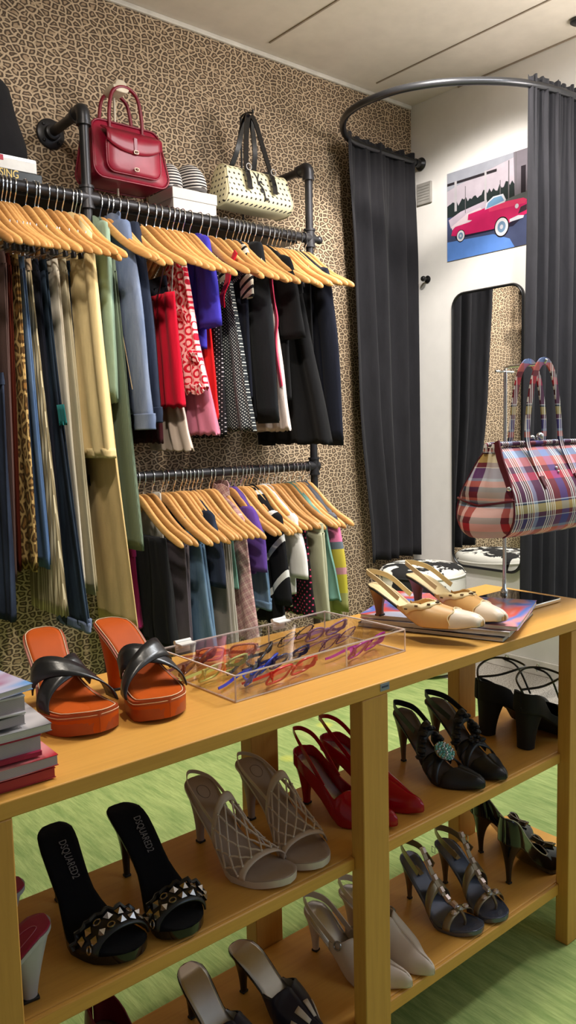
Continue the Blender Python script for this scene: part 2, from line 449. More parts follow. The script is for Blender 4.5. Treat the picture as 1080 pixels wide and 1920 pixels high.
# ---------------------------------------------------------------- hangers
ARM = [(0, -.064), (.02, -.065), (.045, -.080), (.08, -.110), (.13, -.151), (.18, -.184), (.235, -.212)]
def arm_z(y): return interp(ARM, min(abs(y), .235))
def hanger_geo():
    hook = spline([(0, .019, -.012), (0, .0195, .002), (0, .012, .0165), (0, 0, .0195), (0, -.013, .0165), (0, -.0195, .002), (0, -.0165, -.022), (0, -.006, -.04), (0, 0, -.055), (0, 0, -.078)], 5)
    hg = G().tube(hook, .0017, 6)
    g = G(); R = []
    ys = [-.237, -.235, -.228, -.213, -.17, -.14, -.11, -.08, -.055, -.035, -.018, 0, .018, .035, .055, .08, .11, .14, .17, .213, .228, .235, .237]
    for y in ys:
        a = abs(y); z = arm_z(a) - .013
        hh = interp([(0, .016), (.03, .019), (.06, .020), (.14, .0155), (.22, .0135), (.237, .0135)], a)
        th = interp([(0, .0055), (.06, .006), (.17, .0062), (.237, .0072)], a)
        k = interp([(0, 1), (.215, 1), (.228, .8), (.235, .45), (.237, .15)], a)
        x = .02 * (a / .22) ** 2 - .006
        ring = []
        for j in range(12):
            an = 2*PI*j/12; c, s_ = math.cos(an), math.sin(an)
            ring.append((x + th*k*math.copysign(abs(c)**.7, c), y, z + hh*k*math.copysign(abs(s_)**.7, s_)))
        R.append(ring)
    g.rings(R)
    bar = G().tube([(.004, -.125, -.14), (.006, -.126, -.19), (.008, -.118, -.2), (.008, .118, -.2), (.006, .126, -.19), (.004, .125, -.14)], .0018, 6)
    clip = [G().box((.008, s*.085, -.207), (.009, .022, .018)).box((.008, s*.085, -.194), (.011, .009, .012)) for s in (-1, 1)]
    return hg, g, bar, clip
_h = hanger_geo()
_hook_o = None
HX = []
def make_hanger(x, z, rz, label, group, bar=False):
    global _hook_o
    r = thing('clothes_hanger', label, 'hanger', (x, YR, z), rz, group); r.rotation_euler.x = math.radians(rnd.uniform(-2.2, 2.2)) if not bar else 0
    if _hook_o is None:
        a = _h[0].build('hook', m_chrome, r); b = _h[1].build('shoulder_bar', m_hwood, r, smooth_deg=60)
        c = _h[2].build('trouser_bar', m_silver, r); d, e = [q.build('clip', m_pipe, r, bevel=.002) for q in _h[3]]
        _hook_o = (a, b, c, d, e)
        if not bar:
            for q in (c, d, e): q.parent = None; COL.objects.unlink(q)
    else:
        for q in _hook_o[:5 if bar else 2]:
            c = q.copy(); COL.objects.link(c); c.parent = r
    return r

# ---------------------------------------------------------------- garments
def slab(g, yf, yb, zt, zb, th, fold=.006, nf=2.5, seed=0, ztop=None, nu=44, nv=26, waves=None, ease=1.0, x0=0.0, hem=.0, taper_top=None):
    """hanging cloth: closed loop in plan, front yf=(top,bottom), back yb, half thickness th=(top,bottom)"""
    r = random.Random(seed); p1, p2, p3 = r.uniform(0, 6), r.uniform(0, 6), r.uniform(-1.2, 1.2)
    R = []
    for i in range(nv + 2):
        last = i == nv + 1
        t = min(i, nv) / nv; te = t ** ease
        f = lerp(yf[0], yf[1], te); b = lerp(yb[0], yb[1], te); cy = (f + b) / 2; hw = (b - f) / 2
        h = lerp(th[0], th[1], te)
        amp = fold * (.25 + .75 * smooth(t * 1.3))
        if last: h *= .7; hw *= .985
        ring = []
        for j in range(nu):
            a = 2*PI*j/nu; c, s_ = math.cos(a), math.sin(a)
            py = math.copysign(abs(c)**.75, c); px = math.copysign(abs(s_)**.55, s_)
            u = py * nf
            wav = math.sin(u*PI + p1 + p3*t*2) + .5*math.sin(u*2.3*PI + p2 + t*1.5)
            thick = 1 + .35*math.sin(u*1.7*PI + p2*1.3 + 2*t)
            y = cy + py*hw + .3*amp*math.sin(3.1*t*PI + p1)
            x = x0 + px*h*thick + amp*wav*.6
            top = zt
            if ztop: top = ztop(y)
            z = lerp(top, zb + (hem*math.sin(u*PI*2 + p1)), t)
            if last: z += .012
            ring.append((x, y, z))
        R.append(ring)
    g.rings(R)
    return g
def sleeve(g, path, ra, rb, seed=0, n=14, fold=.004):
    """tube of cloth hanging; ra half thickness (x), rb half width (y)"""
    r = random.Random(seed); p = r.uniform(0, 6); P = spline(path, 6); m = len(P); R = []
    for i in range(m + 1):
        k = min(i, m - 1); t = k/(m - 1)
        a = interp(ra, t) if isinstance(ra, list) else ra; b = interp(rb, t) if isinstance(rb, list) else rb
        if i == m: a *= .7; b *= .85
        ring = []
        for j in range(n):
            an = 2*PI*j/n; w = 1 + (fold/.02)*math.sin(3*an + p + t*7)*.5
            ring.append((P[k].x + a*w*math.cos(an), P[k].y + b*w*math.sin(an), P[k].z + (.008 if i == m else 0)))
        R.append(ring)
    g.rings(R); return g
def gar(kind, x, zr, label, cat, group):
    return thing(kind, label, cat, (x, YR, zr), 0, group)
def trousers(x, zr, yf, yb, zb, mat, label, th=(.006, .009), kind='trousers', group='clothes on the upper rail', seed=None, flare=None, band=None, cuff=None):
    """yf, yb absolute y (top, bottom); zb absolute hem height; folded in half, two legs side by side"""
    seed = seed if seed is not None else int(x*1000)
    r = gar(kind, x, zr, label, kind, group)
    zt = -.222; Zb = zb - zr; zc = zt - .20
    f0, f1, b0, b1 = yf[0]-YR, yf[1]-YR, yb[0]-YR, yb[1]-YR
    slab(G(), (f0, f0), (b0, b0), zt + .018, zt - .018, (th[0]*1.25,)*2, .001, nv=3).build('waistband', band or mat, r, smooth_deg=60)
    fm, bm, zc = f0, b0, zt - .029
    for k, s in enumerate((-1, 1)):
        slab(G(), (fm, f1 + .012*k), (bm, b1), zc + .012, Zb + .012*k, (th[0]*.65, th[1]*.6), .005, 1.4, seed + k, x0=s*th[0]*.62, ease=1.0 if flare is None else flare).build('trouser_leg', mat, r, smooth_deg=180)
        if cuff:
            slab(G(), (f1 + .012*k - .002,)*2, (b1 + .002,)*2, Zb + .012*k + .03, Zb + .012*k - .001, (th[1]*.75,)*2, .003, 1.6, seed + k, x0=s*th[0]*.62, nv=4).build('hem_cuff', cuff, r, smooth_deg=180)
    return r
def skirt(x, zr, yf, yb, zb, mat, label, th=(.008, .014), kind='skirt', group='clothes on the upper rail', fold=.006, nf=3, zt=None, hem=.004, band=None, tiers=None):
    seed = int(x*1000); r = gar(kind, x, zr, label, kind, group)
    zt = -.222 if zt is None else zt - zr
    f0, f1, b0, b1 = yf[0]-YR, yf[1]-YR, yb[0]-YR, yb[1]-YR
    if kind != 'dress': slab(G(), (f0 - .002,)*2, (b0 + .002,)*2, zt + .016, zt - .02, (th[0]*1.2,)*2, .001, nv=3).build('waistband', band or mat, r, smooth_deg=60)
    slab(G(), (f0, f1), (b0, b1), zt - .018 if kind != 'dress' else zt + .014, zb - zr, th, fold, nf, seed, hem=hem, nu=64).build('skirt_panel', mat, r, smooth_deg=180)
    return r
def top(x, zr, yf, yb, zb, mat, label, th=(.009, .013), kind='shirt', group='clothes on the upper rail', sh=.205, sl=None, slm=None, fold=.005, nf=2.2, collar=None, cuff=None, neck=.05, drop=.0, hem=.003, sl_back=True, hemband=None):
    """shirt / jacket / dress on the arms of the hanger.  sl = (y_end, z_end, half_width0, half_width1, half_thick)"""
    seed = int(x*1000); r = gar(kind, x, zr, label, kind, group)
    f1, b1 = yf[1]-YR, yb[1]-YR
    f0, b0 = max(yf[0]-YR, -sh), min(yb[0]-YR, sh)
    zt = lambda y: arm_z(y) + .007 - drop
    slab(G(), (f0, f1), (b0, b1), 0, zb - zr, th, fold, nf, seed, ztop=zt, hem=hem, nu=56, nv=30).build('garment_body', mat, r, smooth_deg=180)
    if collar:
        g = G(); pth = [(0, -neck*1.1, arm_z(.05) + .01), (.014, -neck*.5, arm_z(.02) + .016), (.016, 0, arm_z(0) + .012), (.014, neck*.5, arm_z(.02) + .016), (0, neck*1.1, arm_z(.05) + .01), (-.014, neck*.5, arm_z(.02) + .006), (-.016, 0, arm_z(0)), (-.014, -neck*.5, arm_z(.02) + .006)]
        g.strap(spline(pth, 4, True), .034, .003, Vector((0, 0, 1)), True); g.build('collar', collar, r, smooth_deg=70)
    if hemband:
        slab(G(), (f1 - .002,)*2, (b1 + .002,)*2, zb - zr + .03, zb - zr - .001, (th[1]*1.1,)*2, fold, nf, seed, nv=3).build('hem_band', hemband, r, smooth_deg=180)
    if sl:
        ye, ze, w0, w1, ht = sl[:5]; ye -= YR; ze -= zr; yt_ = (sl[5] - YR) if len(sl) > 5 else None
        for s in ((-1, 1) if sl_back else (-1,)):
            y0 = -sh + .02 if yt_ is None else yt_; z0 = arm_z(abs(y0)) - .02
            path = [(-.004, s*abs(y0 + .012), z0 + .03), (-.006, s*abs(y0 - .002), z0 - .02), (-.008, s*abs(lerp(y0 - .004, ye, .55)), lerp(z0, ze, .45)), (-.010, s*abs(ye), ze)]
            sleeve(G(), path, [(0, ht*.7), (.25, ht), (1, ht*.9)], [(0, w0*.55), (.12, w0), (1, w1)], seed + s).build('sleeve', slm or mat, r, smooth_deg=180)
            if cuff:
                sleeve(G(), [(-.010, s*abs(ye), ze + .05), (-.010, s*abs(ye), ze + .025), (-.010, s*abs(ye), ze - .001)], ht*1.02, w1*1.04, seed, 14, .001).build('cuff', cuff, r, smooth_deg=180)
    return r
def straps_to(r, pts, mat, name='shoulder_strap', w=.006):
    for a, b in pts: G().strap([a, tuple((Vector(a) + Vector(b))/2), b], w, .0015, Vector((0, 1, 0))).build(name, mat, r)

UG, LG = 'clothes on the upper rail', 'clothes on the lower rail'
c = srgb
mf_navy = M_cloth('navy_cloth', c(22, 25, 38)); mf_black = M_cloth('black_cloth', c(15, 15, 17)); mf_black2 = M_cloth('black_knit', c(13, 13, 16), bump=.5)
mf_charcoal = M_cloth('charcoal_cloth', c(27, 29, 33))
d_navy = M_denim('navy_denim', c(36, 42, 58), c(62, 74, 98)); d_dark = M_denim('dark_denim', c(34, 42, 56), c(62, 82, 102))
d_mid = M_denim('mid_denim', c(98, 112, 142), c(146, 158, 182)); d_blue = M_denim('blue_denim', c(80, 106, 146), c(124, 148, 182)); d_jean = M_denim('sky_denim', c(86, 116, 146), c(140, 164, 188))
mf_mauve = M_cord('mauve_corduroy', c(112, 88, 84)); mf_rust = M_cord('rust_corduroy', c(92, 36, 24))
mf_leop = M_leopard('leopard_print_cotton', 30, c(206, 172, 112), c(70, 42, 20), c(150, 104, 52), .85, (1, 1, .8), flat=(1, 2), amt=1)
mf_cream = M_cloth('cream_cotton', c(228, 204, 150), .05); mf_khaki = M_cloth('khaki_cotton', c(206, 178, 124), .06)
mf_offw = M_cloth('white_cotton', c(232, 224, 208), .04); mf_ecru = M_cloth('ecru_cotton', c(196, 186, 158), .05)
mf_peach = M_cloth('pale_peach_cotton', c(214, 184, 150), .05)
mf_mint = M_cloth('mint_cotton', c(146, 170, 150), .1); mf_sagec = M_cord('sage_corduroy', c(122, 138, 118))
mf_red = M_cloth('crimson_cloth', c(200, 14, 44), .06); mf_bred = M_cloth('scarlet_cloth', c(214, 24, 28), .06); mf_dred = M_cloth('dark_red_cloth', c(50, 8, 16))
mf_satin = M_plain('champagne_satin', c(196, 178, 164), .32, vary=.05); mf_pink = M_cloth('rose_pink_cloth', c(206, 122, 148), .05)
mf_blue = M_cloth('royal_blue_silk', c(58, 50, 170), .08, rough=.55); mf_purple = M_cloth('violet_cotton', c(96, 66, 148), .08)
mf_mag = M_cloth('magenta_cloth', c(150, 36, 92)); mf_grey = M_cloth('stone_grey_cotton', c(136, 128, 120), .06); mf_mgrey = M_cloth('mauve_grey_cotton', c(92, 84, 92), .08)
mf_lgrey = M_cloth('pale_grey_cotton', c(190, 184, 174), .05); mf_tee = M_cloth('white_jersey', c(224, 222, 220), .03); mf_sage = M_cloth('pale_sage_cotton', c(172, 172, 146), .06)
mf_teal = M_cloth('sea_green_chiffon', c(106, 146, 134), .08)
mf_pleat = M_stripes('cream_pleat_shading', c(216, 202, 168), c(150, 136, 106), 62, 1, .6)  # darker stripes paint the shade inside the pleats
def circles():
    t = NT('ring_print_crepe'); t.set(Roughness=.85); t.b.inputs['Specular IOR Level'].default_value = .15
    o = xyz(t, t.coord()); P = .043
    a = t.math('DIVIDE', o[1], P); b = t.math('DIVIDE', o[2], P); b = t.math('ADD', b, t.math('MULTIPLY', t.math('FLOOR', a), .5))
    fa = t.math('SUBTRACT', t.math('FRACT', a), .5); fb = t.math('SUBTRACT', t.math('FRACT', b), .5)
    d = t.math('SQRT', t.math('ADD', t.math('MULTIPLY', fa, fa), t.math('MULTIPLY', fb, fb)))
    d = t.math('ADD', d, t.math('MULTIPLY', t.math('SUBTRACT', t.noise(t.coord(), 60, 2), .5), .05))
    red = c(206, 34, 58); pale = c(244, 196, 192)
    t.base(t.ramp(d, [(0, pale), (.16, pale), (.20, red), (.35, red), (.38, pale), (.5, pale), (.56, red)], 'CONSTANT')); t.bump(t.noise(t.coord(scale=(1,1,.5)), 50, 3), .4, .003)
    return t.mat
mf_circ = circles()
mf_dot = M_dots('white_dotted_charcoal', c(40, 44, 48), c(190, 192, 188), .0115, .24); mf_bdot = M_dots('white_dotted_black', c(22, 20, 24), c(200, 190, 196), .016, .16)
mf_bw = M_stripes('black_cream_stripes', c(30, 28, 32), c(206, 198, 180), 34, 2, .62, (.5, 0, 0)); mf_bwj = M_stripes('black_white_diagonal', c(22, 22, 25), c(206, 206, 204), 9, 2, .2, (.7, 0, 0))
mf_lace = M_cloth('ivory_lace', c(220, 204, 200), .08, weave=500, bump=.8); mf_place = M_cloth('pink_lace', c(206, 66, 96), .14, weave=500, bump=.8)
mf_pplaid = M_plaid('pink_plaid_cotton', [(0, c(176, 140, 138)), (.45, c(120, 84, 92)), (.55, c(176, 140, 138)), (.9, c(226, 206, 190))], [(0, c(180, 142, 140)), (.45, c(214, 196, 180)), (.55, c(176, 130, 132)), (.9, c(120, 80, 90))], .026, .026, rot=(.55, 0, 0))
mf_floral = M_dots('pink_floral_black', c(22, 16, 20), c(190, 60, 96), .024, .2, off=(.3, .2))
def colourblock():
    t = NT('colour_block_knit'); t.set(Roughness=.95); t.b.inputs['Specular IOR Level'].default_value = .1
    o = xyz(t, t.coord())
    f = t.math('MULTIPLY', t.math('ADD', t.math('ADD', o[2], .55), t.math('MULTIPLY', o[1], .12)), 2.2)
    t.base(t.ramp(f, [(0, c(150, 150, 96)), (.08, c(178, 168, 60)), (.24, c(184, 132, 140)), (.30, c(182, 166, 66)), (.46, c(96, 106, 116)), (.52, c(206, 112, 152)), (.68, c(70, 70, 80)), (.74, c(98, 100, 108))], 'CONSTANT'))
    t.bump(t.noise(t.coord(), 400, 2), .4, .002); return t.mat
mf_block = colourblock()
mf_lblu = M_cloth('dusty_blue_cotton', c(84, 104, 148))

# --- upper rail, from the left
Z = ZU
skirt(.895, Z, (2.40, 2.43), (2.63, 2.64), .545, d_navy, 'dark blue denim skirt hanging lowest at the left edge of the upper rail', zt=1.3)
trousers(.93, Z, (2.42, 2.475), (2.63, 2.64), .66, mf_mauve, 'mauve brown corduroy trousers at the left end of the upper rail')
trousers(.952, Z, (2.44, 2.49), (2.63, 2.64), .69, mf_rust, 'rust red trousers between mauve corduroy and leopard-print trousers')
trousers(.976, Z, (2.44, 2.404), (2.63, 2.62), .695, mf_leop, 'leopard-print trousers on the upper rail', th=(.007, .010))
trousers(1.004, Z, (2.46, 2.37), (2.63, 2.60), .705, d_blue, 'slim medium-blue jeans beside the leopard-print trousers', th=(.006, .009))
skirt(1.030, Z, (2.47, 2.337), (2.63, 2.60), .552, mf_pleat, 'long cream pleated skirt showing below the blue jeans', fold=.004, nf=6, th=(.006, .012), band=mf_peach)
trousers(1.054, Z, (2.47, 2.392), (2.63, 2.60), .691, mf_navy, 'narrow navy trousers just left of the flared jeans')
fl_ = trousers(1.077, Z, (2.46, 2.262), (2.63, 2.52), .505, d_dark, 'long dark blue flared jeans with pale frayed hem', th=(.006, .010), flare=1.3, cuff=d_mid)
part_label(slab(G(), (-.075, -.09), (-.02, -.035), -.665, -.73, (.0012, .0012), .001, x0=-.0105, nv=4).build('knee_patch', M_cloth('teal_patch', c(30, 126, 128)), fl_, smooth_deg=180), 'teal patch')
trousers(1.102, Z, (2.43, 2.335), (2.63, 2.58), .633, mf_offw, 'bright white trousers on the upper rail', th=(.006, .009))
trousers(1.125, Z, (2.42, 2.305), (2.63, 2.55), .611, mf_ecru, 'ecru trousers hanging right behind the white trousers', th=(.006, .009))
trousers(1.148, Z, (2.44, 2.383), (2.62, 2.58), .785, d_dark, 'short dark denim trousers half hidden by the cream coat')
trousers(1.190, Z, (2.36, 2.168), (2.58, 2.43), .505, mf_khaki, 'long khaki wide-leg trousers hanging below the cream coat', th=(.007, .012))
top(1.160, Z, (2.30, 2.225), (2.56, 2.47), 1.05, mf_cream, 'smooth cream coat with stitched hem left of the rack post', th=(.012, .017), kind='coat', fold=.004, nf=1.6, hem=.0, hemband=mf_cream)
top(1.236, Z, (2.335, 2.322), (2.6, 2.58), 1.224, mf_mint, 'faded mint green cotton jacket right of the cream coat', th=(.009, .010), kind='jacket', sl=(2.35, 1.224, .04, .035, .010, 2.37))
trousers(1.258, Z, (2.345, 2.232), (2.60, 2.58), .748, mf_sagec, 'long grey-green corduroy trousers under the mint jacket', th=(.008, .012))
jk = top(1.300, Z, (2.34, 2.27), (2.6, 2.58), 1.19, d_mid, 'faded mid-blue denim jacket with long cuffed sleeve', th=(.014, .016), kind='jacket', sl=(2.252, 1.136, .078, .056, .022, 2.385), cuff=d_mid, collar=d_mid)
for s in (-1, 1): part_label(G().tube([(-.026, s*.048, -.22), (-.033, s*.095, -.42), (-.033, s*.150, -.62)], .0012, 5).build('seam_stitching', M_plain('pale_thread', c(196, 170, 130), .8), jk), 'pale contrast stitching')
top(1.352, Z, (2.345, 2.30), (2.6, 2.58), 1.19, d_navy, 'darker indigo denim shirt behind the faded denim jacket', th=(.010, .013), kind='jacket', sl=(2.285, 1.158, .06, .05, .018, 2.39), cuff=d_navy)
top(1.392, Z, (2.39, 2.385), (2.6, 2.58), 1.15, mf_black2, 'sheer black lace top between indigo shirt and red dress', kind='top', sh=.16)
t_ = skirt(1.428, Z, (2.41, 2.375), (2.6, 2.6), 1.09, mf_dred, 'dark red slip dress mostly hidden left of the crimson dress', kind='dress', zt=1.56)
straps_to(t_, [((0, -.13, -.17), (0, -.055, -.31)), ((0, .13, -.17), (0, .10, -.31))], mf_dred)
t_ = skirt(1.470, Z, (2.335, 2.30), (2.6, 2.6), 1.21, mf_red, 'crimson strapless dress with straight bodice on the upper rail', kind='dress', zt=1.585, th=(.014, .018), fold=.004)
straps_to(t_, [((0, -.10, -.17), (0, -.08, -.29)), ((0, .12, -.17), (0, .10, -.29))], M_plain('clear_loop', c(150, 146, 142), .4))
skirt(1.500, Z, (2.36, 2.295), (2.6, 2.58), 1.06, mf_satin, 'champagne satin skirt hanging below the crimson dress', zt=1.26, th=(.012, .018), fold=.006)
skirt(1.524, Z, (2.47, 2.40), (2.6, 2.58), 1.088, mf_navy, 'narrow navy skirt between satin skirt and pink skirt', th=(.006, .008))
t_ = top(1.556, Z, (2.40, 2.278), (2.56, 2.56), 1.27, mf_circ, 'ruffled red and pink ring-print top on the upper rail', kind='top', sh=.12, th=(.014, .019), fold=.008, nf=3, drop=.09, hem=.006)
for zz, yy, w in ((-.36, -.065, .10), (-.50, -.125, .05), (-.612, -.148, .11)):
    g = G(); pth = [(-.022 + .006*math.sin(9*k), yy + k*w/8 - .0, zz + .007*math.sin(5.3*k + zz*40)) for k in range(9)]
    g.strap(spline(pth, 3), .032, .003, Vector((-.4, 0, 1))); g.build('ruffle', mf_circ, t_)
skirt(1.594, Z, (2.40, 2.275), (2.58, 2.56), 1.114, mf_pink, 'rose pink skirt showing below the ring-print top', th=(.010, .018), zt=1.52)
top(1.632, Z, (2.40, 2.40), (2.58, 2.58), 1.42, mf_blue, 'royal blue silk blouse with flared short sleeve', kind='blouse', sh=.18, sl=(2.352, 1.49, .04, .068, .02, 2.385), th=(.010, .012))
skirt(1.664, Z, (2.42, 2.37), (2.6, 2.6), 1.171, mf_bred, 'bright scarlet skirt below the royal blue blouse', zt=1.6)
t_ = top(1.70, Z, (2.40, 2.385), (2.6, 2.6), 1.103, mf_bdot, 'black dress with tiny white dots right of the scarlet skirt', kind='dress', sh=.15, th=(.009, .014), drop=.03)
g = G(); g.strap(spline([(-.012, -.16, -.14), (-.02, -.13, -.19), (-.014, -.105, -.235), (-.022, -.085, -.28), (-.014, -.07, -.31)], 4), .05, .004, Vector((.3, 1, 0))); part_label(g.build('neck_ruffle', mf_red, t_), 'crimson ruffled neck edge')
t_ = skirt(1.758, Z, (2.40, 2.29), (2.58, 2.60), 1.124, mf_dot, 'charcoal and white polka-dot flared sundress', kind='dress', zt=1.66, th=(.012, .022), fold=.010, nf=3.5)
straps_to(t_, [((0, -.14, -.18), (0, -.04, -.22))], mf_dot, w=.014)
top(1.80, Z, (2.37, 2.35), (2.6, 2.6), 1.237, mf_navy, 'navy top with black and cream striped shoulder', kind='top', sh=.19, sl=(2.345, 1.605, .035, .038, .013, 2.37), slm=mf_bw)
top(1.850, Z, (2.335, 2.262), (2.6, 2.6), 1.16, mf_charcoal, 'long plain charcoal blazer right of the polka-dot sundress', kind='jacket', th=(.014, .020), sh=.19, fold=.003, nf=1.2, sl=(2.30, 1.151, .075, .06, .018, 2.39))
t_ = skirt(1.902, Z, (2.33, 2.25), (2.6, 2.58), 1.121, mf_lace, 'ivory lace dress with pink lace edge', kind='dress', zt=1.58, th=(.008, .014), fold=.008)
part_label(G().strap(spline([(-.014, -.10, -.19), (-.016, -.115, -.28), (-.014, -.13, -.36), (-.02, -.125, -.45), (-.016, -.15, -.6)], 5), .032, .004, Vector((.4, 1, 0))).build('lace_edging', mf_place, t_), 'pink lace edging')
top(1.95, Z, (2.33, 2.30), (2.6, 2.6), 1.236, mf_black, 'black short-sleeved dress hanging right of the lace dress', kind='dress', sl=(2.27, 1.46, .06, .07, .015, 2.34))
skirt(2.03, Z, (2.32, 2.174), (2.6, 2.60), 1.07, mf_black, 'wide black flared skirt near the right end of the upper rail', th=(.012, .030), fold=.008, nf=2)
top(2.075, Z, (2.32, 2.30), (2.58, 2.58), 1.20, mf_black2, 'black knitted cardigan second from the right end of the rail', kind='cardigan', th=(.009, .011))
top(2.118, Z, (2.28, 2.28), (2.6, 2.58), 1.17, mf_navy, 'dark navy jacket at the right end of the upper rail', kind='jacket', th=(.011, .014), sl=(2.225, 1.061, .05, .042, .016, 2.30))

# --- lower rail
Z = ZL
skirt(1.325, Z, (2.42, 2.40), (2.55, 2.55), .45, mf_mag, 'magenta skirt at the left end of the lower rail', group=LG, zt=.72)
t_ = skirt(1.375, Z, (2.30, 2.262), (2.60, 2.60), .40, mf_black2, 'black ruched dress on the lower rail beside the khaki trousers', kind='dress', group=LG, th=(.018, .022), fold=.012, nf=4)
top(1.425, Z, (2.40, 2.385), (2.58, 2.58), .50, mf_lgrey, 'pale grey top behind the black ruched dress', kind='top', group=LG, sh=.14)
trousers(1.465, Z, (2.305, 2.285), (2.58, 2.58), .33, mf_mgrey, 'mauve grey cotton trousers on the lower rail', group=LG, th=(.011, .016))
trousers(1.52, Z, (2.289, 2.215), (2.57, 2.56), .33, d_jean, 'light blue jeans on the lower rail', group=LG, th=(.010, .016))
top(1.565, Z, (2.29, 2.29), (2.58, 2.58), .60, d_navy, 'navy denim top on the lower rail right of the light blue jeans', kind='shirt', group=LG, sl=(2.275, .585, .06, .07, .016, 2.32), sh=.19)
trousers(1.60, Z, (2.27, 2.231), (2.57, 2.56), .33, mf_grey, 'stone grey trousers below the navy denim top', group=LG, th=(.009, .014))
trousers(1.632, Z, (2.285, 2.245), (2.57, 2.56), .33, mf_lgrey, 'pale grey trousers between stone grey and pink plaid trousers', group=LG, th=(.008, .011))
top(1.66, Z, (2.30, 2.268), (2.57, 2.57), .56, mf_teal, 'small pale green top hanging left of the pink plaid dress', kind='top', group=LG, sh=.12, drop=.03, th=(.006, .009))
top(1.70, Z, (2.285, 2.22), (2.57, 2.57), .36, mf_pplaid, 'pink plaid collared dress on the lower rail', kind='dress', group=LG, th=(.010, .016), sh=.17, drop=.012, collar=mf_pplaid)
top(1.755, Z, (2.30, 2.29), (2.57, 2.57), .60, mf_purple, 'violet T-shirt with square sleeve on the lower rail', kind='shirt', group=LG, sl=(2.28, .615, .05, .07, .018, 2.32), sh=.18)
trousers(1.788, Z, (2.285, 2.245), (2.57, 2.56), .463, d_jean, 'short cropped blue jeans below the violet T-shirt', group=LG, th=(.009, .012), cuff=d_jean)
top(1.842, Z, (2.28, 2.24), (2.57, 2.57), .40, mf_bwj, 'black jacket with slanting white stripes on the lower rail', kind='jacket', group=LG, th=(.013, .016), sl=(2.235, .48, .055, .05, .016, 2.29))
top(1.915, Z, (2.27, 2.26), (2.57, 2.57), .50, mf_tee, 'plain white T-shirt on the lower rail', kind='shirt', group=LG, sl=(2.225, .572, .045, .05, .016, 2.27), th=(.008, .010))
skirt(1.95, Z, (2.23, 2.187), (2.57, 2.57), .42, mf_floral, 'black skirt with pink flowers right of the white T-shirt', group=LG)
trousers(1.998, Z, (2.19, 2.153), (2.55, 2.55), .40, mf_sage, 'pale sage trousers near the right end of the lower rail', group=LG, th=(.010, .013))
top(2.045, Z, (2.20, 2.15), (2.55, 2.55), .47, mf_teal, 'sea-green chiffon top second from the right on the lower rail', kind='top', group=LG, th=(.008, .010), fold=.008, nf=4)
top(2.105, Z, (2.26, 2.21), (2.57, 2.57), .40, mf_block, 'pink mustard and grey colour-block knitted dress', kind='dress', group=LG, th=(.012, .015), sl=(2.195, .42, .04, .04, .014, 2.25))

# --- hangers
UH = [.947, .959, .974, 1.009, 1.038, 1.049, 1.08, 1.105, 1.127, 1.159, 1.171, 1.186, 1.256, 1.281, 1.298, 1.324, 1.352, 1.393, 1.428, 1.460, 1.482, 1.513, 1.533, 1.553, 1.575, 1.605, 1.647, 1.681, 1.72, 1.762, 1.792, 1.812, 1.831, 1.848, 1.865, 1.889, 1.922, 1.955, 1.979, 2.0, 2.015, 2.043, 2.065, 2.086, 2.12, 2.145]
LH = [1.352, 1.374, 1.41, 1.448, 1.468, 1.497, 1.526, 1.543, 1.56, 1.577, 1.593, 1.612, 1.652, 1.668, 1.705, 1.745, 1.769, 1.795, 1.812, 1.829, 1.844, 1.879, 1.899, 1.921, 1.95, 1.968, 1.998, 2.024, 2.052, 2.071, 2.092, 2.11, 2.135]
ORD = ['first', 'second', 'third', 'fourth', 'fifth', 'sixth', 'seventh', 'eighth', 'ninth', 'tenth', 'eleventh', 'twelfth', 'thirteenth', 'fourteenth', 'fifteenth', 'sixteenth', 'seventeenth', 'eighteenth', 'nineteenth', 'twentieth']
TENS = {2: 'twenty', 3: 'thirty', 4: 'forty'}
def ordw(n):
    if n <= 20: return ORD[n-1]
    a, b = divmod(n, 10)
    return (TENS[a] + '-' + ORD[b-1]) if b else {3: 'thirtieth', 4: 'fortieth'}[a]
left = [x for x in UH if x < XL]; right = [x for x in UH if x > XL]
for i, x in enumerate([.84, .868, .895, .92, .935]):
    make_hanger(x, ZU, math.radians(rnd.uniform(2, 5)), 'wooden hanger at the far left of the upper rail, %s from the leopard-print trousers' % ordw(6 - i), 'wooden hangers on the upper rail', True)
for i, x in enumerate(left):
    make_hanger(x, ZU, math.radians(rnd.uniform(2, 6)), 'wooden hanger on the upper rail, %s to the left of the left-hand iron post' % ordw(len(left) - i), 'wooden hangers on the upper rail', i < 9)
for i, x in enumerate(right):
    make_hanger(x, ZU, math.radians(lerp(5, 4, i/len(right)) + rnd.uniform(-2, 2)), 'wooden hanger on the upper rail, %s to the right of the left-hand iron post' % ordw(i + 1), 'wooden hangers on the upper rail', i in (19, 25, 29))
for i, x in enumerate(LH):
    make_hanger(x, ZL, math.radians(lerp(4, 2, i/len(LH)) + rnd.uniform(-2, 2)), 'wooden hanger on the lower rail, %s from its right-hand end' % ordw(len(LH) - i), 'wooden hangers on the lower rail', i in (3, 6, 10, 12, 16, 26))
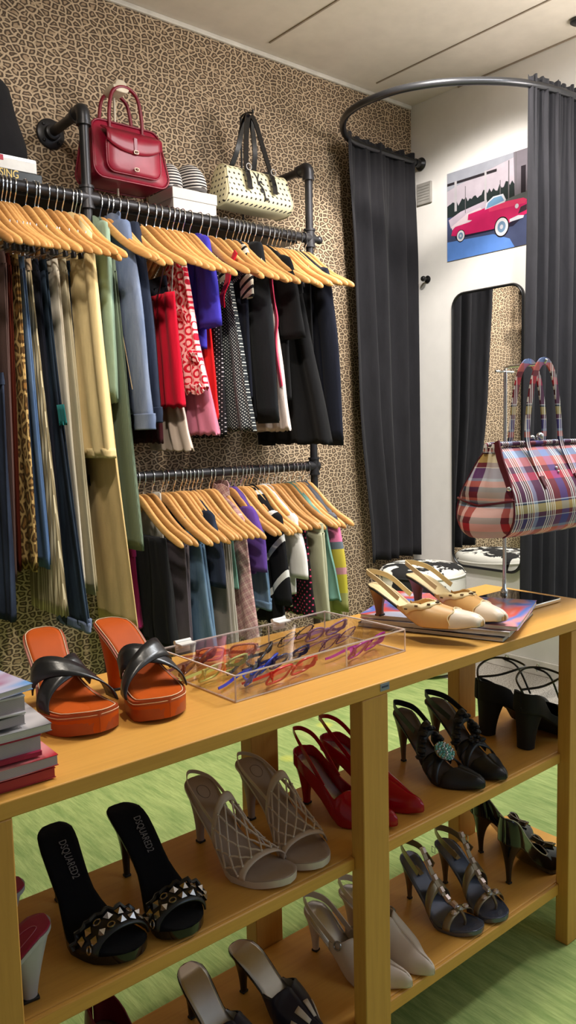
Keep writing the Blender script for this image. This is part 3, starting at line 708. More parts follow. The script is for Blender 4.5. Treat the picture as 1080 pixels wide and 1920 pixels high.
# ---------------------------------------------------------------- things on the wall shelf
def rrect(w, h, r, n=5, wt=None, cz=0.0):
    """rounded rectangle outline in (x, z), optional narrower top"""
    wt = wt or w; P = []
    for cx, cz2, a0 in ((wt/2 - r, h/2 - r, 0), (-wt/2 + r, h/2 - r, 90), (-w/2 + r, -h/2 + r, 180), (w/2 - r, -h/2 + r, 270)):
        for k in range(n + 1):
            a = math.radians(a0 + 90*k/n); P.append((cx + r*math.cos(a), cz2 + r*math.sin(a) + cz))
    return P
def pillow(g, outline, y0, y1, edge=.01, bulge=.0, squeeze=None, plane='xz'):
    """extrude an outline from y0 to y1 with rounded rims and bulging caps"""
    R = []; cx = sum(p[0] for p in outline)/len(outline); cz = sum(p[1] for p in outline)/len(outline)
    d = y1 - y0; st = []
    st += [(y0 - bulge, .02), (y0 - bulge*.9, .35), (y0 - bulge*.55, .7)] if bulge else []
    st += [(y0, .93), (y0 + edge*.3, .975), (y0 + edge, 1.0), ((y0+y1)/2, 1.0), (y1 - edge, 1.0), (y1 - edge*.3, .975), (y1, .93)]
    st += [(y1 + bulge*.55, .7), (y1 + bulge*.9, .35), (y1 + bulge, .02)] if bulge else []
    for y, k in st:
        ring = []
        for x, z in outline:
            X, Zz = cx + (x-cx)*k, cz + (z-cz)*k; yy = y
            if squeeze: yy = (y0+y1)/2 + (y - (y0+y1)/2) * squeeze(Zz)
            ring.append((X, yy, Zz) if plane == 'xz' else (yy, X, Zz))
        R.append(ring)
    if plane == 'xz': R = R
    return g.rings(R)

# torso form on two books
g = G(); R = []
for z, a, b in ((0, .140, .085), (.004, .145, .09), (.04, .151, .095), (.06, .149, .094), (.09, .140, .088), (.125, .128, .08), (.16, .118, .076), (.20, .110, .072), (.228, .103, .068), (.243, .09, .06), (.254, .068, .045), (.259, .04, .03), (.261, .01, .008)):
    R.append([(a*math.cos(2*PI*k/32), b*math.sin(2*PI*k/32), z) for k in range(32)])
g.rings(R)
tag(g.build('torso_form', M_cloth('black_jersey', c(26, 25, 28), .06), loc=(.928, 2.575, SZ + .0985)), 'rounded black torso display form standing on two books on the shelf', 'display form')
m_page = M_stripes('paper_pages', c(226, 220, 210), c(196, 188, 178), 900, 2, .5)
def book(name, label, loc, d, cover, rz=0.0, spine='-y', page=None, group=None, ct=.002, soft=False, cat='book', cover2=None):
    """d = (x, y, z); spine on the given side"""
    r = thing(name, label, cat, loc, rz, group)
    x, y, z = d; ins = .001 if soft else .004
    px = {'-y': (0, ins/2), '+y': (0, -ins/2), '-x': (ins/2, 0), '+x': (-ins/2, 0)}[spine]
    nx, ny = (x - 2*ins, y - ins) if spine[1] == 'y' else (x - ins, y - 2*ins)
    G().box((px[0], px[1], z/2), (nx, ny, z - 2*ct)).build('page_block', page or m_page, r, smooth_deg=0)
    g = G(); g.box((0, 0, z - ct/2), (x, y, ct)); g.box((0, 0, ct/2), (x, y, ct))
    s = {'-y': ((0, -y/2 + ct/2, z/2), (x, ct, z)), '+y': ((0, y/2 - ct/2, z/2), (x, ct, z)), '-x': ((-x/2 + ct/2, 0, z/2), (ct, y, z)), '+x': ((x/2 - ct/2, 0, z/2), (ct, y, z))}[spine]
    g.box(*s); g.build('cover', cover, r, smooth_deg=0, bevel=.0006, bseg=1)
    return r
m_gold = M_plain('gold_foil', c(196, 164, 96), .4, .6)
m_bookblk = M_plain('black_book_cloth', c(22, 24, 26), .35); m_bookwht = M_plain('white_book_jacket', c(226, 222, 218), .35)
m_ink = M_plain('dark_print_ink', c(40, 38, 40), .5); m_redink = M_plain('red_print_ink', c(176, 40, 60), .5)
b = book('art_book', 'thick black book with gold spine lettering at the bottom of the shelf stack', (.915, 2.575, SZ), (.34, .2, .055), m_bookblk)
text_mesh('ISING', .034, m_gold, 'spine_lettering', b, Matrix.Translation((.062, -.1004, .042)) @ Matrix.Rotation(PI/2, 4, 'X'), sx=.8)
b = book('art_book', 'white book with grey-banded spine under the black torso form', (.905, 2.577, SZ + .0555), (.33, .2, .042), m_bookwht)
G().box((0, -.1003, .0365), (.32, .001, .009)).build('spine_band', m_silver, b, smooth_deg=0)
G().box((.045, -.1004, .032), (.03, .001, .016)).build('spine_mark', m_redink, b, smooth_deg=0)

# red satchel on a stand
m_redl = M_plain('red_leather', c(136, 10, 42), .38, vary=.10, bump=.25, bscale=160); m_redd = M_plain('red_leather_trim', c(118, 8, 34), .34, vary=.08)
m_brass = M_plain('dark_brass', c(120, 100, 84), .3, .9)
def arch(x0, z0, x1, zt, y, n=6): return spline([(x0, y, z0), (x0*.98, y, lerp(z0, zt, .45)), (x0*.72, y, lerp(z0, zt, .86)), (0, y, zt), (x1*.72, y, lerp(z0, zt, .86)), (x1*.98, y, lerp(z0, zt, .45)), (x1, y, z0)], n)
rb = thing('handbag', 'glossy red leather satchel with front pocket hanging above the rail', 'handbag', (1.405, 2.535, 1.972), 0, 'handbags displayed above the upper rail')
sq = lambda z: lerp(1.0, .45, smooth((z - .05) / .16))
pillow(G(), rrect(.288, .2, .035, 6, .262, .1), -.07, .07, .016, .006, sq).build('bag_body', m_redl, rb, smooth_deg=60)
for yy in (-.0665, .0665):
    k = rrect(.286, .198, .036, 6, .26, .1); G().tube([(x, yy*sq(z) - (.002 if yy < 0 else -.002), z) for x, z in k], .0035, 6, True).build('piping', m_redd, rb, smooth_deg=80)
pillow(G(), rrect(.205, .115, .03, 6, .205, .078), -.088, -.06, .012, .003, None).build('front_pocket', m_redl, rb, smooth_deg=60)
G().tube([(x, -.083, z) for x, z in rrect(.205, .115, .03, 6, .205, .078)], .0028, 6, True).build('pocket_piping', m_redd, rb, smooth_deg=80)
g = G(); fl = []
for i in range(13):
    u = i/12*2 - 1; zb = .098 - .012*math.cos(u*PI*.5) + .018*abs(u)**3; ring = []
    for k in range(7):
        t = k/6; ring.append((u*.104, lerp(-.052, -.094, smooth(min(1, t*2.2))), lerp(.172, zb, t)))
    fl.append(ring)
g.rings(fl, wrap=False); g.build('pocket_flap', m_redl, rb, smooth_deg=60, solid=.004)
G().box((0, -.0965, .112), (.014, .004, .055)).build('flap_tab', m_redd, rb, bevel=.0015)
for zz in (.092, .036):
    G().tube([(x, -.099, z) for x, z in rrect(.016, .01, .003, 3, None, zz)], .0016, 6, True).ball((0, -.0985, zz), .004, 8).build('buckle', m_brass, rb)
for yy in (-.036, .036):
    G().tube(arch(-.062, .165, .062, .322, yy), .0062, 10).build('handle', m_redd, rb, smooth_deg=80)
    for s in (-1, 1): G().box((s*.062, yy*1.15, .165), (.018, .006, .03)).build('handle_tab', m_redd, rb, bevel=.002)
m_ivory = M_plain('ivory_plastic', c(214, 200, 178), .4)
st = thing('bag_stand', 'pale display stand with rounded top plate holding the red satchel', 'bag stand', (1.392, 2.55, SZ), 0)
g = G(); g.lathe([(.055, 0), (.055, .004), (.05, .006), (.005, .007)], n=24); g.build('base', m_ivory, st)
G().tube([(0, .0, .006), (0, 0, .386)], .004, 10).build('pole', m_ivory, st)
pillow(G(), rrect(.062, .04, .018, 6, .044, .408), -.055, .02, .004).build('top_plate', m_ivory, st, smooth_deg=60)

# polka dot duffel bag with black straps
def dots_bag():
    t = NT('cream_dotted_canvas'); t.set(Roughness=.6)
    o = xyz(t, t.coord()); P = .0215
    a = t.math('DIVIDE', t.math('ADD', o[0], o[1]), P); b = t.math('DIVIDE', o[2], P)
    fa = t.math('SUBTRACT', t.math('FRACT', a), .5); fb = t.math('SUBTRACT', t.math('FRACT', b), .5)
    d = t.math('SQRT', t.math('ADD', t.math('MULTIPLY', fa, fa), t.math('MULTIPLY', fb, fb)))
    t.base(t.mix(t.math('LESS_THAN', d, .2), c(232, 224, 186), c(38, 30, 26))); return t.mat
m_dots = dots_bag(); m_pat = M_plain('black_patent', c(20, 19, 22), .16, vary=.03)
yb_ = thing('handbag', 'cream duffel handbag with black dots and black straps above the rail', 'handbag', (1.965, 2.535, 1.975), 0, 'handbags displayed above the upper rail')
ol = rrect(.135, .155, .045, 6, .095, .0775)
g = G(); R = []
for x, k in ((-.166, .86), (-.163, .95), (-.157, 1), (-.08, 1.02), (0, 1.03), (.08, 1.02), (.157, 1), (.163, .95), (.166, .86)):
    R.append([(x*(1 - .10*z/.155), y*k, .0775 + (z - .0775)*k) for y, z in ol])
g.rings([r_[::-1] for r_ in R]); g.build('bag_body', m_dots, yb_, smooth_deg=50)
for s in (-1, 1):
    G().tube([(s*.158*(1 - .10*z/.155), y*1.005, z) for y, z in ol], .003, 6, True).build('piping', m_dots, yb_, smooth_deg=80)
for yy, sy in ((-.062, -1), (.045, 1)):
    for s in (-1, 1):
        pth = spline([(s*.062, yy - .014*(sy < 0), .062), (s*.061, yy - .008*(sy < 0), .10), (s*.058, yy + .012, .155), (s*.042, yy*.5, .24), (s*.022, yy*.25, .33), (s*.006, yy*.1, .366)], 6)
        G().strap(pth, .022, .004, Vector((1, 0, .0))).build('strap', m_pat, yb_)
        G().tube([(s*.0595 + .012*math.cos(a), yy + .002 - .008*(sy < 0), .146 + .012*math.sin(a)) for a in [2*PI*k/12 for k in range(12)]], .0018, 6, True).build('strap_ring', m_silver, yb_)
Mx = Matrix.Rotation(PI/2 - .30, 4, 'X')
for ch, z, x, sz in (('Y', .110, -.012, .066), ('S', .082, .000, .070), ('L', .054, .013, .066)):
    text_mesh(ch, sz, m_ink, 'monogram_letter', yb_, Matrix.Translation((x + .006, -.0715 + .0206*(z - .045)/.065, z)) @ Mx, .0012, sx=.62, bold=.0016)
st = thing('bag_stand', 'black hook stand holding the dotted duffel bag above the rail', 'bag stand', (1.965, 2.56, SZ), 0)
G().lathe([(.06, 0), (.06, .004), (.05, .007), (.006, .008)], n=24).build('base', m_blackpl, st)
G().tube(spline([(0, .03, .006), (0, .03, .3), (0, .03, .44), (0, .02, .466), (0, -.02, .466), (0, -.045, .458), (0, -.05, .468)], 6), .004, 10).build('pole', m_blackpl, st)

# white shoe box with striped slippers
bx = thing('shoe_box', 'white lidded shoe box on the shelf between the two handbags', 'box', (1.682, 2.588, SZ), 0)
m_card = M_plain('white_card', c(200, 195, 190), .6, vary=.02)
G().box((0, 0, .042), (.188, .165, .084)).build('box_tray', m_card, bx, bevel=.001)
G().box((0, 0, .098), (.194, .171, .038)).build('lid', m_card, bx, bevel=.0015)
m_str = M_stripes('black_white_ticking', c(46, 44, 48), c(214, 208, 204), 88, 2, .5)
for i, (x, y, rz, lb) in enumerate(((1.632, 2.60, -.25, 'left-hand black and white striped slipper standing on the white shoe box'), (1.705, 2.57, .12, 'right-hand black and white striped slipper at the front of the white shoe box'))):
    r = thing('striped_slipper', lb, 'slipper', (x, y, SZ + .117), rz, 'striped slippers on the shoe box')
    pts = [(math.copysign(abs(math.cos(a))**.8, math.cos(a))*.043, math.sin(a)*.075) for a in [2*PI*k/28 for k in range(28)]]
    G().rings([[(x_*k, y_*k, z) for x_, y_ in pts] for z, k in ((0, .96), (.004, 1), (.012, 1), (.014, .96))]).build('sole', M_plain('grey_rubber', c(90, 86, 86), .8), r)
    g = G(); R = []
    for i_ in range(11):
        t = i_/10; y_ = lerp(.03, -.074, t); k = math.sqrt(max(.0, 1 - (abs(y_)/.076)**2.4)); hh = .098*math.sqrt(max(0, 1 - t**2.2)) + .004
        R.append([(-.043*max(k, .06)*math.cos(PI*j/14), y_, .012 + hh*math.sin(PI*j/14)**.85) for j in range(15)])
    g.rings(R, wrap=False); g.build('upper', m_str, r, smooth_deg=180, solid=.004)

# ---------------------------------------------------------------- fitting corner: rod, curtains, mirror, poster, pouf
ZR = 2.393
rodp = spline([(XW - .004, 2.623, ZR), (2.9, 2.622, ZR), (2.72, 2.618, ZR), (2.575, 2.596, ZR), (2.45, 2.514, ZR), (2.364, 2.402, ZR), (2.335, 2.278, ZR), (2.352, 2.129, ZR), (2.407, 2.019, ZR), (2.483, 1.93, ZR), (2.592, 1.845, ZR), (2.708, 1.786, ZR), (2.85, 1.752, ZR), (2.97, 1.742, ZR), (XW - .004, 1.74, ZR)], 6)
rod = thing('curtain_rod', 'curved dark metal curtain rod ringing the fitting corner', 'curtain rod', (XW, 2.18, ZR))
off = Vector((XW, 2.18, ZR))
G().tube([p - off for p in rodp], .0145, 16, up=Vector((0, 0, 1))).build('curved_rail', M_plain('dark_steel_rod', c(64, 64, 66), .28, .8, vary=.04), rod, smooth_deg=80)
for y in (2.623, 1.74):
    G().lathe([(.03, -.001), (.031, -.006), (.026, -.014), (.019, -.02), (.0185, -.045)], (0, y - 2.18, 0), 24, 'x').build('wall_flange', m_blackpl, rod)
def curtain(label, p0, p1, zb, npl, seed, bias=None, amp=(.008, .03), nw=Vector((0, 0, 0)), group='black fitting corner curtains'):
    """pleated curtain between two points along the rod path (indices), hung down to zb"""
    P = rodp[p0:p1] if p0 < p1 else rodp[p1:p0][::-1]
    r = random.Random(seed); ph = [r.uniform(0, 6) for _ in range(5)]
    L = [0]
    for a, b in zip(P, P[1:]): L.append(L[-1] + (b - a).length)
    def at(u):
        d = u*L[-1]
        for i in range(len(P) - 1):
            if d <= L[i+1] + 1e-9:
                t = (d - L[i]) / max(1e-9, L[i+1] - L[i]); p = P[i].lerp(P[i+1], t); T = (P[i+1] - P[i]).normalized(); return p, T
        return P[-1], (P[-1] - P[-2]).normalized()
    nu = npl*22; nv = 40; R = []
    base = at(.5)[0]; base = Vector((base.x, base.y, ZR))
    for j in range(nv + 1):
        t = j/nv
        z = lerp(ZR + .032, zb, t); row = []
        depth = smooth((t - .03)/.25); A = lerp(amp[0], amp[1], depth)
        near = abs(z - ZR)
        for i in range(nu + 1):
            u = i/nu
            if bias: uu = bias(u, t)
            else: uu = u
            p, T = at(clamp(uu)); N = Vector((T.y, -T.x, 0))
            if bias and (uu < 0 or uu > 1): p = p + T*((uu if uu < 0 else uu - 1)*L[-1])
            w = math.sin(2*PI*npl*u + .9*math.sin(2*PI*u*2 + ph[0]) + .5*t*math.sin(5*u + ph[1])) + .35*math.sin(2*PI*npl*.47*u + ph[2] + .8*t)
            fine = .004*math.sin(2*PI*npl*3.7*u + ph[3])*(1 - depth*.75)
            clear = .018 * (1 if near < .045 else 0)
            q = p + N*(A*w + fine) + nw*t
            if j == 0: z2 = z + .006*math.sin(2*PI*npl*1.7*u + ph[4])
            else: z2 = z
            row.append((q.x - base.x, q.y - base.y, z2 - ZR))
        R.append(row)
    o = G().rings(R, wrap=False).build('curtain', m_black_cloth, smooth_deg=180, solid=.002, loc=base)
    tag(o, label, 'curtain', group); return o
curtain('left black curtain gathered beside the leopard wall above the cow-print pouf', 21, 2, .49, 4, 3, lambda u, t: u + (.14*smooth(t*1.2) + .16*smooth((t - .6)/.4))*(1 - u), (.009, .024), Vector((.0, -.01, 0)))
curtain('right charcoal-black curtain hanging in front of the mirror edge', 66, 83, .28, 5, 11, lambda u, t: lerp(-.0, 1, u) - .08*(1 - u)*smooth(t), (.008, .024))

mr = thing('mirror', 'tall wall mirror with rounded corners and thin black frame', 'mirror', (XW, 2.231, 1.098))
mo = rrect(.385, 1.29, .065, 8)
G().rings([[(d, y, z) for y, z in mo] for d in (-.002, -.014)]).build('glass', m_mirror, mr, smooth_deg=30)
g = G(); R = []
for y, z in mo: pass
pth = [(-.011, y, z) for y, z in mo]
g.tube(pth, .011, 8, True, up=Vector((1, 0, 0)), ry=.007); g.build('frame', m_blackpl, mr, smooth_deg=60)

pf = G(); R = []
ringn = 40
for z, rr in ((.012, .17), (.02, .188), (.06, .197), (.25, .2), (.43, .2), (.462, .196), (.48, .185), (.489, .165), (.494, .12), (.496, .05), (.4965, .004)):
    R.append([(rr*math.cos(2*PI*k/ringn), rr*math.sin(2*PI*k/ringn), z) for k in range(ringn)])
pr_ = thing('pouf', 'round black and white cow-print pouf under the left curtain', 'pouf', (2.79, 2.385, 0))
pf.rings(R); pf.build('cushion', m_cow, pr_, smooth_deg=80)
G().tube([(.199*math.cos(2*PI*k/40), .199*math.sin(2*PI*k/40), .455) for k in range(40)], .004, 6, True).build('piping', m_cow, pr_)
for k in range(4):
    a = PI/4 + k*PI/2; G().lathe([(.016, 0), (.018, .014)], (.13*math.cos(a), .13*math.sin(a), 0), 12).build('foot', m_blackpl, pr_)

hk = thing('coat_hook', 'small black round coat hook on the white wall above the mirror', 'hook', (XW, 2.585, 1.842))
G().lathe([(.017, .0005), (.018, -.004), (.012, -.007), (.006, -.009), (.006, -.026)], n=20, axis='x').build('back_plate', m_blackpl, hk)
G().ball((-.034, 0, 0), .0135, 14).build('knob', M_plain('black_gloss', c(26, 26, 27), .15), hk)
vt = thing('vent_plate', 'small square grey plate on the white wall beside the left curtain', 'wall plate', (XW, 2.6, 2.25))
G().box((-.006, 0, 0), (.012, .09, .1)).build('plate', M_plain('grey_plastic', c(150, 146, 140), .6), vt, bevel=.003)
g = G()
for k in range(6): g.box((-.0125, 0, -.032 + k*.013), (.002, .07, .003))
g.build('louvre', M_plain('grey_plastic_dark', c(126, 122, 116), .6), vt)

# poster of a pink convertible, built flat on the wall
po = thing('poster', 'glossy poster of a pink convertible car on the white wall', 'poster', (XW - .0035, 2.462, 1.904))
PW, PH = .432, .402     # u runs from left (far) to right (near)
def PP(u, v, k=1): return (-.0005*k, -u*PW, v*PH)
def pm(n, col, r=.22): return M_plain('poster_' + n, col, r, vary=.04)
def ppoly(name, pts, mat, k):
    P = [PP(u, v, k) for u, v in pts]; B = [PP(u, v, k - .9) for u, v in pts]
    G().rings([B, P]).build(name, mat, po, smooth_deg=0)
G().rings([[PP(u, v, -5) for u, v in ((-.005, 0), (1, 0), (1, 1), (-.005, 1))], [PP(u, v, .1) for u, v in ((-.005, 0), (1, 0), (1, 1), (-.005, 1))]]).build('paper', pm('sky', c(176, 166, 176)), po, smooth_deg=0)
# photo is seen obliquely: coordinates are the flat print's own
ppoly('printed_wall', [(0, .80), (.16, .84), (.98, .97), (1, 1), (0, 1)], pm('fascia', c(150, 152, 162)), 1.0)
ppoly('printed_beam', [(.0, .885), (.64, .885), (.64, .855), (.0, .855)], pm('beam', c(46, 42, 46)), 2.0)
tp = [(0, .45)]
r9 = random.Random(5)
for i in range(41):
    u = i/40; tp.append((u, .62 + .13*u*(1 - .4*u) + .035*r9.uniform(-1, 1) - .05*smooth((u - .75)/.2)))
tp += [(1, .45)]
ppoly('printed_trees', tp, pm('trees', c(38, 46, 46)), 1.5)
ppoly('printed_building', [(.86, .46), (1, .46), (1, 1), (.84, 1)], pm('building', c(112, 106, 114)), 2.2)
ppoly('printed_window', [(.93, .55), (.985, .55), (.985, .83), (.93, .83)], pm('window', c(40, 36, 42)), 3)
for u, w, v0, v1 in ((.10, .03, .55, .89), (.49, .025, .55, .9), (.78, .012, .5, .93), (.865, .012, .6, 1.0), (.24, .008, .5, .8), (.68, .008, .5, .75)):
    ppoly('printed_post', [(u, v0), (u + w, v0), (u + w, v1), (u, v1)], pm('post', c(172, 168, 172)) if w > .02 else pm('pole', c(104, 100, 104)), 3)
ppoly('printed_road', [(0, 0), (1, 0), (1, .44), (0, .50)], pm('road', c(66, 74, 104)), 1.8)
ppoly('printed_puddle', [(0, .0), (.86, .0), (.80, .10), (.60, .19), (0, .22)], pm('puddle', c(92, 134, 206), .1), 2.6)
ppoly('printed_verge', [(.05, .37), (.30, .37), (.52, .49), (.52, .58), (.18, .53), (.02, .47)], pm('verge', c(186, 172, 186)), 2.5)
ppoly('printed_grass', [(.72, .44), (1, .46), (1, .56), (.72, .52)], pm('grass', c(88, 92, 92)), 2.6)
ppoly('printed_shadow', [(.12, .235), (.84, .225), (.96, .30), (.9, .36), (.1, .30)], pm('shadow', c(36, 34, 52)), 3.2)
car = [(.055, .285), (.075, .345), (.11, .375), (.30, .388), (.335, .40), (.275, .415), (.285, .475), (.50, .497), (.54, .50), (.78, .505), (.96, .495), (1, .47), (1, .32), (.86, .285), (.72, .25), (.58, .245), (.30, .255), (.12, .268)]
ppoly('printed_car', car, pm('car', c(196, 40, 96), .18), 4)
ppoly('printed_car_rear', [(.07, .345), (.11, .375), (.30, .388), (.335, .40), (.275, .415), (.285, .475), (.46, .49), (.44, .515), (.27, .49), (.06, .385)], pm('cream', c(214, 196, 204)), 4.4)
ppoly('printed_car_bonnet', [(.55, .44), (.98, .435), (1, .47), (.96, .495), (.78, .505), (.54, .495)], pm('bonnet', c(214, 62, 104), .18), 4.5)
ppoly('printed_windscreen', [(.495, .475), (.515, .545), (.60, .595), (.72, .595), (.755, .525), (.74, .50), (.60, .49)], pm('chrome', c(206, 206, 216), .15), 4.6)
ppoly('printed_windscreen_glass', [(.515, .485), (.535, .54), (.61, .58), (.70, .58), (.735, .52), (.60, .495)], pm('glass', c(112, 152, 186), .1), 5)
ppoly('printed_bumper', [(.80, .275), (.96, .285), (.97, .31), (.90, .325), (.80, .305)], pm('chrome', c(206, 206, 216), .15), 5)
ppoly('printed_grille', [(.90, .34), (1, .36), (1, .42), (.93, .405)], pm('grille', c(58, 44, 54)), 5)
ppoly('printed_headlamp', [(.885 + .022*math.cos(a), .425 + .025*math.sin(a)) for a in [2*PI*k/12 for k in range(12)]], pm('chrome', c(206, 206, 216), .15), 5.2)
for u, v, r_ in ((.185, .258, .062), (.705, .245, .098)):
    for k, (q, m_) in enumerate(((1.12, pm('tyre', c(26, 24, 32))), (.98, pm('whitewall', c(224, 220, 226))), (.62, pm('hub', c(116, 146, 176), .12)), (.25, pm('chrome', c(206, 206, 216), .15)))):
        ppoly('printed_wheel', [(u + r_*q*.82*math.cos(a), v + r_*q*1.0*math.sin(a)) for a in [2*PI*j/24 for j in range(24)]], m_, 5.4 + k*.4)
# ---------------------------------------------------------------- display table with two shelves
TX0, TX1, TY0, TY1, TZ = .045, 1.68, .858, 1.222, .715
tb = thing('display_table', 'long oak display table with two open shoe shelves', 'table', ((TX0+TX1)/2, (TY0+TY1)/2, 0))
cx_, cy_ = (TX0+TX1)/2, (TY0+TY1)/2
def tp_(name, x0, x1, y0, y1, z0, z1, m=None, bev=.0018):
    return G().box(((x0+x1)/2 - cx_, (y0+y1)/2 - cy_, (z0+z1)/2), (x1-x0, y1-y0, z1-z0)).build(name, m or m_table, tb, bevel=bev)
tp_('tabletop', TX0, TX1, TY0, TY1, TZ - .021, TZ)
LEGX = (.243, .86, 1.474)
for x in LEGX:
    tp_('leg', x, x + .059, TY0 + .0005, TY0 + .030, 0, TZ - .0212, m_tablez)
    tp_('leg', x - .012, x + .052, 1.138, 1.172, 0, TZ - .0212, m_tablez)
for z in (.425, .132):
    th = .021 if z > .3 else .0245
    tp_('shelf', .10, 1.65, TY0 + .0305, 1.1375, z - th, z, None, .003)
    # notched front lip between the legs
    for a, b in ((.3025, .8595), (.9195, 1.4735)):
        tp_('shelf_lip', a, b, TY0 + .022, TY0 + .0302, z - th, z, None, .002)
o = G().box((0, 0, 0), (.021, .0006, .012)).build('price_sticker', M_plain('sticker_grey', c(136, 146, 156), .5), loc=(.911, TY0 - .0004, TZ - .009))
tag(o, 'small blue-grey sticker on the front edge of the tabletop', 'sticker')
G().box((0, -.0005, .0005), (.015, .0004, .003)).build('printed_bar', M_plain('sticker_ink', c(60, 66, 92), .6), o)

# ---------------------------------------------------------------- acrylic case
m_acr = M_clear('clear_acrylic', (.97, .97, .97, 1), .08); m_acre = M_plain('acrylic_edge', c(232, 214, 208), .25)
t = NT('painted_edge_glow'); t.set(Roughness=.15); t.base(c(250, 238, 232)); m_acre = t.mat  # opaque near-white paints the light caught in the clear edges
CX0, CX1, CY0, CY1, CH = .672, 1.062, .945, 1.158, .042
ac = thing('acrylic_case', 'clear hinged acrylic case full of colourful eyeglasses on the tabletop', 'display case', ((CX0+CX1)/2, (CY0+CY1)/2, TZ + .0005), .02)
W_, D_ = CX1 - CX0, CY1 - CY0
def pane(name, cc, d): return G().box(cc, d).build(name, m_acr, ac, smooth_deg=0)
pane('base_panel', (0, 0, .0012), (W_, D_, .002)); pane('lid', (0, 0, CH - .0012), (W_, D_, .002))
pane('side_panel', (0, -D_/2 + .001, CH/2), (W_, .002, CH - .005)); pane('side_panel', (0, D_/2 - .001, CH/2), (W_, .002, CH - .005))
pane('side_panel', (-W_/2 + .001, 0, CH/2), (.002, D_ - .005, CH - .005)); pane('side_panel', (W_/2 - .001, 0, CH/2), (.002, D_ - .005, CH - .005))
pane('divider', (.045, .0, CH/2), (.002, D_ - .006, CH - .006))
g = G(); q = .0020
for z in (.0012, CH - .0012):
    for s in (-1, 1):
        g.box((0, s*(D_/2 - q/2), z), (W_, q, .002)); g.box((s*(W_/2 - q/2), 0, z), (q, D_, .002))
for sx in (-1, 1):
    for sy in (-1, 1): g.box((sx*(W_/2 - q/2), sy*(D_/2 - q/2), CH/2), (q, q, CH))
g.box((.045, -D_/2 + .003, CH/2), (.002, q, CH - .008)); g.box((.045, D_/2 - .003, CH/2), (.002, q, CH - .008))
part_label(g.build('edge_glow_strip', m_acre, ac, smooth_deg=0), 'near-white strips painted as bright acrylic edges')
m_whp = M_plain('white_plastic', c(232, 228, 222), .35)
for x in (-.145, .075):
    g = G(); g.tube([(x - .016, D_/2 + .003, CH + .002), (x + .016, D_/2 + .003, CH + .002)], .0042, 10)
    g.box((x, D_/2 - .008, CH + .001), (.03, .018, .002)); g.box((x, D_/2 + .0032, CH - .008), (.03, .002, .018)); g.build('hinge', m_whp, ac)

def eyeglasses(label, x, y, rz, col, wire=False, shape='round', size=1.0, flip=False, lens=(.96, .95, .93, 1), temple=None, tilt=0.0, zoff=0.0):
    """folded spectacles lying in the case, lens plane upright on the rims"""
    r = thing('eyeglasses', label, 'eyeglasses', (x, y, TZ + .004 + zoff), rz, 'eyeglasses in the acrylic case')
    m = col; lw, lh = .025*size, (.019 if shape != 'cat' else .017)*size
    tr = .0011 if wire else .0021*size
    def outline(cx, s):
        P = []
        for k in range(24):
            a = 2*PI*k/24; ca, sa = math.cos(a), math.sin(a)
            e = {'round': 1.0, 'rect': .55, 'cat': .8}[shape]
            px = math.copysign(abs(ca)**e, ca)*lw; pz = math.copysign(abs(sa)**e, sa)*lh
            if shape == 'cat': pz += .006*size*(px*s/lw + .2)*(sa > 0)
            P.append((cx + px, pz))
        return P
    g = G(); ci = .031*size
    lean = math.radians(52) + tilt
    def tf(px, pz, off=0): return (px, -pz*math.cos(lean) - off*math.sin(lean), (pz + lh + tr)*math.sin(lean) * 1.0 + .0 + off*0)
    for s in (-1, 1):
        g.tube([tf(a, b) for a, b in outline(s*ci, s)], tr, 8, True)
    g.tube(spline([tf(-.008*size, .004), tf(0, .008), tf(.008*size, .004)], 4), tr, 8)
    for s in (-1, 1): g.ball(tf(s*(ci + lw*.99), .009), tr*1.7, 8)
    if not wire:
        for s in (-1, 1): g.box(tf(s*(ci + lw), .009), (.006, .004, .009))
    g.build('frame', m, r, smooth_deg=80)
    for s in (-1, 1):
        o_ = outline(s*ci, s)
        G().rings([[tf(s*ci + (a - s*ci)*.97, b*.97, d) for a, b in o_] for d in (.0, .0012)]).build('lens', M_clear('lens_%d_%d_%d' % tuple(int(q*100) for q in lens[:3]), lens, .15), r, smooth_deg=30)
        e = tf(s*(ci + lw), .009)
        w = .006 if not wire else .0016
        pth = spline([e, (s*(ci + lw)*.86, e[1] + .006, .011), (s*.01, .030 + .003*s, .007), (-s*.052, .034 + .005*s, .005), (-s*.072, .040 + .004*s, .0042)], 6)
        gg = G()
        if wire: gg.tube(pth, [.0009]*(len(pth) - 8) + [.0016]*8, 6)
        else: gg.strap(pth, [lerp(w, w*.65, k/len(pth)) for k in range(len(pth))], .0022, Vector((0, .3, 1)))
        gg.build('temple', temple or m, r, smooth_deg=60)
    return r
def M_acet(n, col, rough=.16): return M_plain('acetate_' + n, col, rough, vary=.08)
